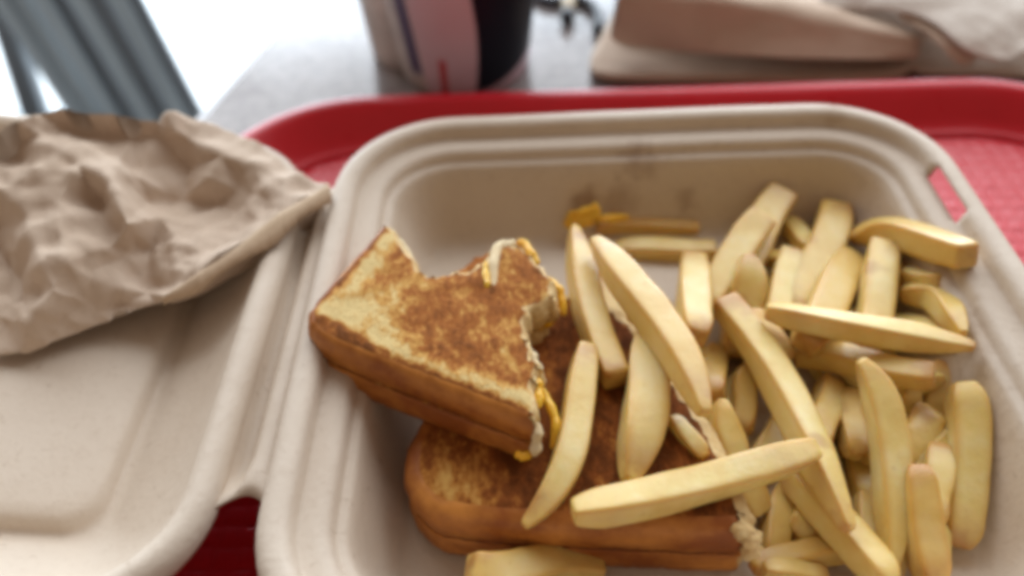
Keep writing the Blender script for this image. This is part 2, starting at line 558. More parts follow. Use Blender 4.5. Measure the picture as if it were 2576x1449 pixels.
# ------------------------------------------------------------------ sandwiches
def offset_poly(pts, d):
    n = len(pts); out = []
    ar = sum(pts[i].x * pts[(i + 1) % n].y - pts[(i + 1) % n].x * pts[i].y for i in range(n))
    sg = 1 if ar > 0 else -1
    for i in range(n):
        a, b = pts[i - 1], pts[(i + 1) % n]
        t = (b - a)
        nn = Vector((-t.y, t.x)) * sg
        nn.normalize()
        out.append(pts[i] + nn * d)
    return out

def densify(pts, flags, step, ragged):
    out, fl = [], []
    n = len(pts)
    for i in range(n):
        a, b = pts[i], pts[(i + 1) % n]
        L = (b - a).length
        m = max(1, int(L / step))
        for k in range(m):
            p = a.lerp(b, k / m)
            f = flags[i]
            amp = ragged if f else 0.0004
            q = Vector((p.x, p.y))
            q += Vector((noise.noise((p.x * 300, p.y * 300, 1.3)), noise.noise((p.x * 300, p.y * 300, 7.7)))) * amp
            q += Vector((noise.noise((p.x * 900, p.y * 900, 4.3)), noise.noise((p.x * 900, p.y * 900, 2.7)))) * amp * 0.6
            out.append(q); fl.append(f)
    return out, fl

def slice_mesh(name, outline, flags, z0, z1, mats, parent, frame, pale_fn, rnd=0.0028, rb=None, ragged=0.0012, step=0.0016, puff=0.0006):
    """outline in the slice's own plane (x, y); z0..z1 along its normal; mats = [face, crust, crumb]"""
    pts, fl = densify(outline, flags, step, ragged)
    n = len(pts)
    h = z1 - z0
    rb = rnd if rb is None else rb
    rt = rnd
    layers = [(rb, 0.0), (rb * 0.35, h * 0.10), (0.0, h * 0.32), (-0.0003, h * 0.5), (0.0, h * 0.62), (rt * 0.12, h * 0.78), (rt * 0.38, h * 0.91), (rt * 0.80, h * 0.982)]
    verts, faces, fm, pale = [], [], [], []
    for d, z in layers:
        for i, q in enumerate(offset_poly(pts, d)):
            dd = 0.0
            if fl[i]:
                dd = noise.noise((q.x * 300, q.y * 300, z * 350)) * 0.0014
            q2 = q + (q - sum(pts, Vector((0, 0))) / n).normalized() * dd
            verts.append(Vector((q2.x, q2.y, z0 + z)))
            pale.append(pale_fn(q))
    L = len(layers)
    for k in range(L - 1):
        for i in range(n):
            j = (i + 1) % n
            faces.append((k * n + i, k * n + j, (k + 1) * n + j, (k + 1) * n + i))
            fm.append(2 if fl[i] else 1)
    # caps with interior points
    for k, zc, sgn in ((L - 1, z1, 1), (0, z0, -1)):
        ring = [verts[k * n + i].to_2d() for i in range(n)]
        xs = [p.x for p in ring]; ys = [p.y for p in ring]
        inner = []
        s = 0.0022 if sgn > 0 else 0.008
        yy = min(ys)
        while yy < max(ys):
            xx = min(xs)
            while xx < max(xs):
                p = Vector((xx + random.uniform(-.3, .3) * s, yy + random.uniform(-.3, .3) * s))
                c = False; jx = n - 1
                for ii in range(n):
                    if (ring[ii].y > p.y) != (ring[jx].y > p.y) and p.x < (ring[jx].x - ring[ii].x) * (p.y - ring[ii].y) / (ring[jx].y - ring[ii].y) + ring[ii].x:
                        c = not c
                    jx = ii
                if c and min((p - r_).length for r_ in ring) > s * 0.8:
                    inner.append(p)
                xx += s
            yy += s
        res = delaunay_2d_cdt(ring + inner, [(i, (i + 1) % n) for i in range(n)], [], 1, 1e-7)
        vmap = {}
        for vi, (co, orig) in enumerate(zip(res[0], res[3])):
            o0 = orig[0] if orig else None
            if o0 is not None and o0 < n:
                vmap[vi] = k * n + o0
            else:
                nz = (noise.noise((co.x * 130, co.y * 130, 3)) * 0.9 + noise.noise((co.x * 420, co.y * 420, 5)) * 0.45) * puff
                vmap[vi] = len(verts)
                verts.append(Vector((co.x, co.y, zc + sgn * h * 0.02 + nz)))
                pale.append(pale_fn(co))
        for f in res[2]:
            faces.append(tuple(vmap[i] for i in f)); fm.append(0)
    verts = [frame @ v for v in verts]
    return mesh_obj(name, verts, faces, mats, parent, True, fm, {'pale': pale})

def plane_frame(pA, pB, pC):
    """frame whose xy plane passes through three points, x towards pB"""
    x = (pB - pA).normalized()
    n = x.cross(pC - pA).normalized()
    if n.z < 0: n = -n
    y = n.cross(x)
    m = Matrix((x, y, n)).transposed().to_4x4()
    m.translation = pA
    return m, n

def lump(name, p, size, mat, parent, seed=0, sub=3, rough=0.35, rot=None):
    bm = bmesh.new()
    bmesh.ops.create_icosphere(bm, subdivisions=sub, radius=1)
    for v in bm.verts:
        d = 1 + rough * noise.noise(v.co * 1.7 + Vector((seed * 3.1, 0, 0))) + rough * 0.25 * noise.noise(v.co * 3 + Vector((0, seed * 2.3, 0)))
        v.co = Vector((v.co.x * size[0], v.co.y * size[1], v.co.z * size[2])) * d
    me = bpy.data.meshes.new(name)
    for f in bm.faces: f.smooth = True
    if rot: bmesh.ops.rotate(bm, verts=bm.verts, matrix=Matrix.Rotation(rot, 3, 'Z'))
    bm.to_mesh(me); bm.free()
    me.materials.append(mat)
    o = bpy.data.objects.new(name, me); C.objects.link(o)
    o.location = p
    if parent: o.parent = parent
    return o

# the bitten half on top
F1, n1 = plane_frame(U(770, 800, 0.0600), U(1345, 1055, 0.0550), U(1000, 600, 0.0570))
def q1(px, py):
    v = F1.inverted() @ Uplane(px, py, F1.translation, n1)
    return Vector((v.x, v.y))
top_px = [(962, 556, 0), (900, 628, 0), (840, 695, 0), (795, 745, 0), (772, 778, 0), (772, 808, 0), (800, 842, 0), (900, 888, 0), (1000, 926, 0), (1100, 966, 0), (1200, 1005, 0), (1290, 1040, 0), (1345, 1058, 1),
          (1356, 1020, 1), (1346, 965, 1), (1368, 915, 1), (1342, 868, 1), (1322, 812, 1), (1348, 775, 1), (1396, 745, 1), (1404, 708, 1), (1372, 672, 1), (1345, 645, 1), (1318, 618, 1), (1285, 604, 1),
          (1244, 612, 1), (1222, 640, 1), (1190, 668, 1), (1140, 680, 1), (1100, 688, 1), (1066, 684, 1), (1050, 662, 1), (1040, 636, 1), (1024, 606, 1), (1000, 580, 1), (982, 562, 1)]
o1 = [q1(a, b) for a, b, _ in top_px]; fl1 = [c for _, _, c in top_px]
cr = [q1(a, b) for a, b in ((962, 556), (772, 790), (1000, 926), (1345, 1058))]
def seg_d(p, a, b):
    t = max(0, min(1, (p - a).dot(b - a) / (b - a).length_squared))
    return (p - a.lerp(b, t)).length
def pale1(p):
    p = Vector((p.x, p.y))
    d_left = seg_d(p, cr[0], cr[1]); d_near = min(seg_d(p, cr[1], cr[2]), seg_d(p, cr[2], cr[3]))
    dc = (p - q1(850, 800)).length
    v = max(0, 1 - abs(dc - 0.004) / 0.019) * 0.80
    v = max(v, max(0, 1 - abs(d_left - 0.0065) / 0.006) * 0.8, max(0, 1 - abs(d_near - 0.0055) / 0.0045) * 0.75)
    if min(d_left, d_near) < 0.003: v = -0.35
    return v
sw = thing('grilled_cheese_sandwich', 'bitten grilled cheese half on top, ragged bite edge and browned face', 'sandwich', (0, 0, 0))
TH = 0.0115
slice_mesh('bread_slice', o1, fl1, -TH, 0.0, [TOAST, CRUST, CRUMB], sw, F1, pale1, rb=0.0008, ragged=0.0022, step=0.0011)
low_px = [(966, 560, 0), (900, 632, 0), (840, 700, 0), (797, 750, 0), (775, 782, 0), (775, 810, 0), (802, 843, 0), (900, 888, 0), (1000, 926, 0), (1100, 966, 0), (1200, 1005, 0), (1290, 1038, 0), (1342, 1054, 1),
          (1352, 1020, 1), (1342, 965, 1), (1362, 915, 1), (1335, 868, 1), (1318, 812, 1), (1345, 775, 1), (1388, 745, 1), (1392, 708, 1), (1362, 660, 1), (1336, 615, 1), (1300, 572, 1), (1262, 556, 1), (1215, 572, 1), (1140, 618, 1),
          (1128, 650, 1), (1100, 680, 1), (1066, 676, 1), (1050, 655, 1), (1040, 630, 1), (1024, 600, 1), (1000, 576, 1), (984, 562, 1)]
o1b = [q1(a, b) for a, b, _ in low_px]; fl1b = [c for _, _, c in low_px]
slice_mesh('bread_slice', o1b, fl1b, -2 * TH - 0.0006, -TH - 0.0006, [TOAST, CRUST, CRUMB], sw, F1, lambda p: -0.1, rnd=0.0008, rb=0.003)
chz = [c * 1.0 for c in o1]
slice_mesh('cheese_filling', [p if f else q for p, q, f in zip(offset_poly(o1, 0.0008), offset_poly(o1, 0.0052), fl1)], fl1, -TH - 0.0022, -TH + 0.0006, [CHEESE, CHEESE, CHEESE], sw, F1, lambda p: 0, rnd=0.0006, ragged=0.0026)
def onF1(px, py, up): return Uplane(px, py, F1.translation, n1) + n1 * up
TORN = m_plain('torn pale bread', (0.72, 0.57, 0.34), 0.75, 0, 0.12, 160, 0.4)
def strand(name, pl, r, mat, parent, seed, conv, n=26, ns=10):
    ctrl = [conv(*p) for p in pl]
    pts = []
    for k in range(n):
        t = k / (n - 1) * (len(ctrl) - 1); q = min(int(t), len(ctrl) - 2); f = t - q
        p0, p1, p2, p3 = ctrl[max(q - 1, 0)], ctrl[q], ctrl[q + 1], ctrl[min(q + 2, len(ctrl) - 1)]
        pts.append(0.5 * ((2 * p1) + (p2 - p0) * f + (2 * p0 - 5 * p1 + 4 * p2 - p3) * f * f + (3 * p1 - p0 - 3 * p2 + p3) * f ** 3))
    vs, fs = [], []
    for k, p in enumerate(pts):
        t = (pts[min(k + 1, n - 1)] - pts[max(k - 1, 0)]).normalized()
        sd = t.cross(Vector((0, 0, 1))).normalized(); u = sd.cross(t)
        e = math.sqrt(max(0.02, 1 - (2 * k / (n - 1) - 1) ** 4))
        for a in range(ns):
            an = 2 * math.pi * a / ns
            rr = r * e * (1 + 0.65 * noise.noise((k * 0.22, seed * 3.7, math.cos(an) * 0.5)) + 0.10 * noise.noise((k * 0.4, math.sin(an), seed)))
            vs.append(p + (sd * math.cos(an) + u * math.sin(an)) * rr)
    for k in range(n - 1):
        for a in range(ns):
            b = (a + 1) % ns
            fs.append((k * ns + a, k * ns + b, (k + 1) * ns + b, (k + 1) * ns + a))
    fs += [tuple(range(ns)), tuple(range((n - 1) * ns, n * ns))]
    o = mesh_obj(name, vs, fs, mat, parent)
    subsurf(o, 1)
    return o
for i, (pl, r, m) in enumerate([
        ([(1300, 606, -.003), (1272, 608, -.001), (1250, 626, -.0002), (1241, 664, .0000), (1240, 700, -.0004), (1244, 725, -.0010)], 0.0017, TORN),
        ([(1296, 604, -.004), (1270, 610, -.003), (1238, 636, -.003)], 0.0034, TORN),
        ([(1224, 655, -.001), (1221, 690, -.0002), (1227, 728, -.0002)], 0.0012, CHEESE),
        ([(1300, 596, -.003), (1322, 604, -.002), (1343, 632, -.002), (1350, 652, -.003)], 0.0016, CHEESE),
        ([(1376, 664, -.007), (1394, 682, -.006), (1408, 700, -.0055), (1420, 722, -.007), (1426, 742, -.010)], 0.0017, CHEESE),
        ([(1362, 930, -.008), (1376, 950, -.009), (1392, 972, -.009), (1404, 996, -.010), (1404, 1022, -.012), (1398, 1046, -.016)], 0.0017, CHEESE),
        ([(1354, 935, -.003), (1359, 970, -.004), (1355, 1000, -.005)], 0.0014, CHEESE),
        ([(1300, 1078, -.0118), (1322, 1084, -.0120), (1342, 1078, -.0120), (1352, 1066, -.0118)], 0.0013, CHEESE),
        ([(1352, 1040, -.004), (1356, 1062, -.007), (1352, 1085, -.012)], 0.0016, TORN),
        ([(988, 572, -.005), (1008, 594, -.004), (1030, 630, -.004), (1048, 668, -.004)], 0.0014, TORN),
        ([(1330, 860, -.003), (1345, 890, -.003), (1362, 918, -.003)], 0.0014, TORN)]):
    strand('cheese_strand' if m is CHEESE else 'torn_crumb', pl, r, m, sw, i, onF1)

# the lower half, mostly under the fries
F2, n2 = plane_frame(U(1060, 1290, 0.0355), U(1890, 1330, 0.0355), U(1400, 760, 0.0355))
TH2 = 0.0130
def q2(px, py):
    v = F2.inverted() @ Uplane(px, py, F2.translation, n2)
    return Vector((v.x, v.y))
low2 = [(1180, 800, 0), (1090, 980, 0), (1020, 1110, 0), (1010, 1180, 0), (1030, 1240, 0), (1090, 1292, 0), (1250, 1315, 0), (1500, 1328, 0), (1750, 1338, 0), (1885, 1338, 1), (1910, 1310, 1), (1885, 1240, 1),
        (1850, 1150, 1), (1800, 1060, 1), (1720, 950, 1), (1640, 850, 1), (1560, 760, 1), (1480, 730, 1), (1360, 715, 1), (1260, 735, 1)]
o2 = [q2(a, b) for a, b, _ in low2]; fl2 = [c for _, _, c in low2]
sw2 = thing('grilled_cheese_sandwich', 'dark grilled cheese half lying on the container floor beneath the fries', 'sandwich')
def pale2(p):
    return max(0, 1 - (Vector((p.x, p.y)) - q2(1120, 1190)).length / 0.020) * 0.75 - 0.20  # lit left end painted paler, the overshadowed rest darker
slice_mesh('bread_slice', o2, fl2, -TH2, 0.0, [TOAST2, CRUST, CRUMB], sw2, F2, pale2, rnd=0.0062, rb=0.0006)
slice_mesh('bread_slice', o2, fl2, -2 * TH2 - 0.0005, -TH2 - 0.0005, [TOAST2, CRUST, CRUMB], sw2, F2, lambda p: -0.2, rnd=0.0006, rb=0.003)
slice_mesh('cheese_filling', [p if f else q for p, q, f in zip(offset_poly(o2, 0.0008), offset_poly(o2, 0.0060), fl2)], fl2, -TH2 - 0.002, -TH2 + 0.0006, [CHEESE, CHEESE, CHEESE], sw2, F2, lambda p: 0, rnd=0.0006, ragged=0.002)
for i, (px, py, up, sx) in enumerate(((1893, 1335, -0.004, .0034), (1900, 1350, -0.008, .0030), (1870, 1325, -0.002, .0030))):
    lump('torn_crumb', Uplane(px, py, F2.translation, n2) + n2 * up, (sx, sx * .8, sx * .7), CRUMB, sw2, i + 40, 3, 0.5)

# ------------------------------------------------------------------ french fries
HS = 0.001
HX0, HY0, HNX, HNY = -0.08, 0.06, 260, 250
H = np.full((HNX, HNY), 0.0085)
MG = np.stack(np.meshgrid(HX0 + HS * np.arange(HNX), HY0 + HS * np.arange(HNY), indexing='ij'), -1)
# container walls
lx = (MG[..., 0] - BX); ly = (MG[..., 1] - BY)
cx_, sx_ = math.cos(-BR), math.sin(-BR)
px_ = np.abs(lx * cx_ - ly * sx_); py_ = np.abs(lx * sx_ + ly * cx_)
qx = np.maximum(px_ - (ba - brr), 0); qy = np.maximum(py_ - (bb - brr), 0)
ins_d = np.minimum(np.minimum(ba - px_, bb - py_), brr - np.hypot(qx, qy))
H = np.interp(ins_d, [p[0] for p in BASE_PROF], [p[1] + 0.0012 for p in BASE_PROF])
H[ins_d < 0] = 0.05
# second sandwich as a step
from mathutils.geometry import intersect_point_tri_2d
def inpoly(X, Y, poly):
    c = np.zeros(X.shape, bool); j = len(poly) - 1
    for i in range(len(poly)):
        xi, yi, xj, yj = poly[i].x, poly[i].y, poly[j].x, poly[j].y
        c ^= ((yi > Y) != (yj > Y)) & (X < (xj - xi) * (Y - yi) / (yj - yi + 1e-12) + xi)
        j = i
    return c
w2 = [Uplane(a, b, F2.translation, n2) for a, b, _ in low2]
H[inpoly(MG[..., 0], MG[..., 1], w2)] = 0.0355

def bez(p0, p1, p2, t):
    # quadratic curve that passes through p1 at the middle
    c = p1 * 2 - (p0 + p2) * 0.5
    return p0 * (1 - t) ** 2 + c * (2 * t * (1 - t)) + p2 * t * t

FORWARD = CAM_M @ Vector((0, 0, -1))
def fry_pts(pa, pm, pb, za, zb, n=15):
    out = []
    a, m, b = U(*pa, za), U(*pm, (za + zb) / 2), U(*pb, zb)
    for k in range(n):
        out.append(bez(a, m, b, k / (n - 1)))
    return out

def h_at(p):
    i = int(round((p.x - HX0) / HS)); j = int(round((p.y - HY0) / HS))
    if 0 <= i < HNX and 0 <= j < HNY: return H[i, j]
    return 0.045

def face_scale(pts):
    # a bar lying across the view shows its top and its front: its side is thinner than its outline
    m = len(pts) // 2
    t = (pts[m + 1] - pts[m - 1]).normalized()
    vw = (cam.location - pts[m]).normalized()
    v = t.cross(vw).normalized()
    up = vw.lerp(Vector((0, 0, 1)), 0.8)
    sd = t.cross(up).normalized(); up = sd.cross(t).normalized()
    return 1.04 / max(1.0, min(1.4, abs(up.dot(v)) + abs(sd.dot(v))))

ZMIN = {'long wide pale': 0.048, 'broad pale leaf': 0.0405}
def place(pa, pm, pb, wpx, zmax, pen, zmin=0.011):
    best = None
    zs = np.arange(zmin, zmax + 1e-6, 0.0015)
    for za in zs:
        for zb in zs:
            if abs(za - zb) > 0.030 or (best and za + zb >= best[0]): continue
            pts = fry_pts(pa, pm, pb, za, zb, 13)
            d = (pts[6] - cam.location).dot(FORWARD)
            r = wpx * d / FPX / 2 * face_scale(pts)
            if all(p.z - r >= h_at(p) - pen for p in pts):
                best = (za + zb, za, zb, r)
    return best

def stamp(pts, r):
    for p in pts:
        i0 = int((p.x - r - HX0) / HS); i1 = int((p.x + r - HX0) / HS) + 1
        j0 = int((p.y - r - HY0) / HS); j1 = int((p.y + r - HY0) / HS) + 1
        i0, j0, i1, j1 = max(i0, 0), max(j0, 0), min(i1, HNX), min(j1, HNY)
        if i0 >= i1 or j0 >= j1: continue
        dx = MG[i0:i1, j0:j1, 0] - p.x; dy = MG[i0:i1, j0:j1, 1] - p.y
        q = 1 - (dx * dx + dy * dy) / (r * r)
        hh = np.where(q > 0, p.z + r * np.sqrt(np.clip(q, 0, 1)) * 0.92, -1)
        H[i0:i1, j0:j1] = np.maximum(H[i0:i1, j0:j1], hh)

def fry_mesh(pts, r, aspect, t0, t1, roll0, seed):
    """squared bar along pts; t0, t1 = 'c' cut flat, 'p' pointed, 'r' rounded"""
    n = len(pts); NS = 16; roll = roll0
    rg_ = random.Random(int(seed * 10)); tw = rg_.uniform(-0.7, 0.7); aspect *= rg_.uniform(0.90, 1.10)
    bend = Vector((rg_.uniform(-1, 1), rg_.uniform(-1, 1), 0)) * 0.0012
    pts = [p + bend * math.sin(2 * math.pi * i_ / (n - 1)) for i_, p in enumerate(pts)]
    org = pts[n // 2].copy()
    verts, faces, ed_, tp = [], [], [], []
    rings = []
    def ring(c, t, s, tipv):
        nonlocal roll
        up = (cam.location - c).normalized().lerp(Vector((0, 0, 1)), 0.8)
        side = t.cross(up).normalized(); up = side.cross(t).normalized()
        idx = []
        for k in range(NS):
            a = 2 * math.pi * k / NS + roll
            ca, sa = math.cos(2 * math.pi * (k + 0.5) / NS), math.sin(2 * math.pi * (k + 0.5) / NS)
            pw = 0.25
            x = math.copysign(abs(ca) ** pw, ca) * aspect; y = math.copysign(abs(sa) ** pw, sa)
            cr_, sr_ = math.cos(roll), math.sin(roll)
            x, y = x * cr_ - y * sr_, x * sr_ + y * cr_
            nz = 1 + 0.06 * noise.noise((c.x * 110 + seed, c.y * 110 + x * 0.8, c.z * 90 + y * 0.8)) + 0.05 * noise.noise((c.x * 330 + seed, c.y * 330 + x, y))
            v = c + (side * x + up * y) * (r * s * nz)
            idx.append(len(verts)); verts.append(v - org)
            e = min(abs(ca), abs(sa)) / 0.7071
            ed_.append(max(0, (e - 0.30) / 0.70) ** 1.4); tp.append(tipv)
        rings.append(idx)
    def scl(k, kind, m):
        u = k / m
        if kind == 'p': return 0.40 + 0.60 * math.sin(u * math.pi / 2) ** 0.9
        if kind == 'r': return 0.72 + 0.28 * u ** 0.6
        return 1.0
    LP = {'p': max(3, int(n * 0.32)), 'r': max(2, int(n * 0.14)), 'c': 1}
    for k in range(n):
        t = (pts[min(k + 1, n - 1)] - pts[max(k - 1, 0)]).normalized()
        u_k = k / (n - 1)
        s = 0.90 + 0.12 * math.sin(math.pi * u_k) + 0.09 * noise.noise((u_k * 2.2, seed * 1.7, 0.3))
        roll = roll0 + tw * (u_k - 0.5)
        if k < LP[t0]: s *= scl(k, t0, LP[t0])
        if n - 1 - k < LP[t1]: s *= scl(n - 1 - k, t1, LP[t1])
        tv_ = max(0, 1 - min(k, n - 1 - k) / (n * 0.22))
        if k == 0:
            ring(pts[0] - t * 0.0 , t, s * 0.86, 1.0); ring(pts[0] + t * r * 0.16, t, s * 1.0, 0.9); continue
        if k == n - 1:
            ring(pts[k] - t * r * 0.16, t, s * 1.0, 0.9); ring(pts[k], t, s * 0.86, 1.0); continue
        ring(pts[k], t, s, tv_)
    for k in range(len(rings) - 1):
        for i in range(NS):
            j = (i + 1) % NS
            faces.append((rings[k][i], rings[k][j], rings[k + 1][j], rings[k + 1][i]))
    for rg, kk in ((rings[0], 0), (rings[-1], n - 1)):
        c = pts[kk]
        ci = len(verts); verts.append(c - org + (pts[kk] - pts[1 if kk == 0 else n - 2]).normalized() * r * 0.06); ed_.append(0.2); tp.append(1.0)
        for i in range(NS):
            faces.append((rg[i], rg[(i + 1) % NS], ci))
    return verts, faces, ed_, tp, org

FG = 'french fries piled in the container'
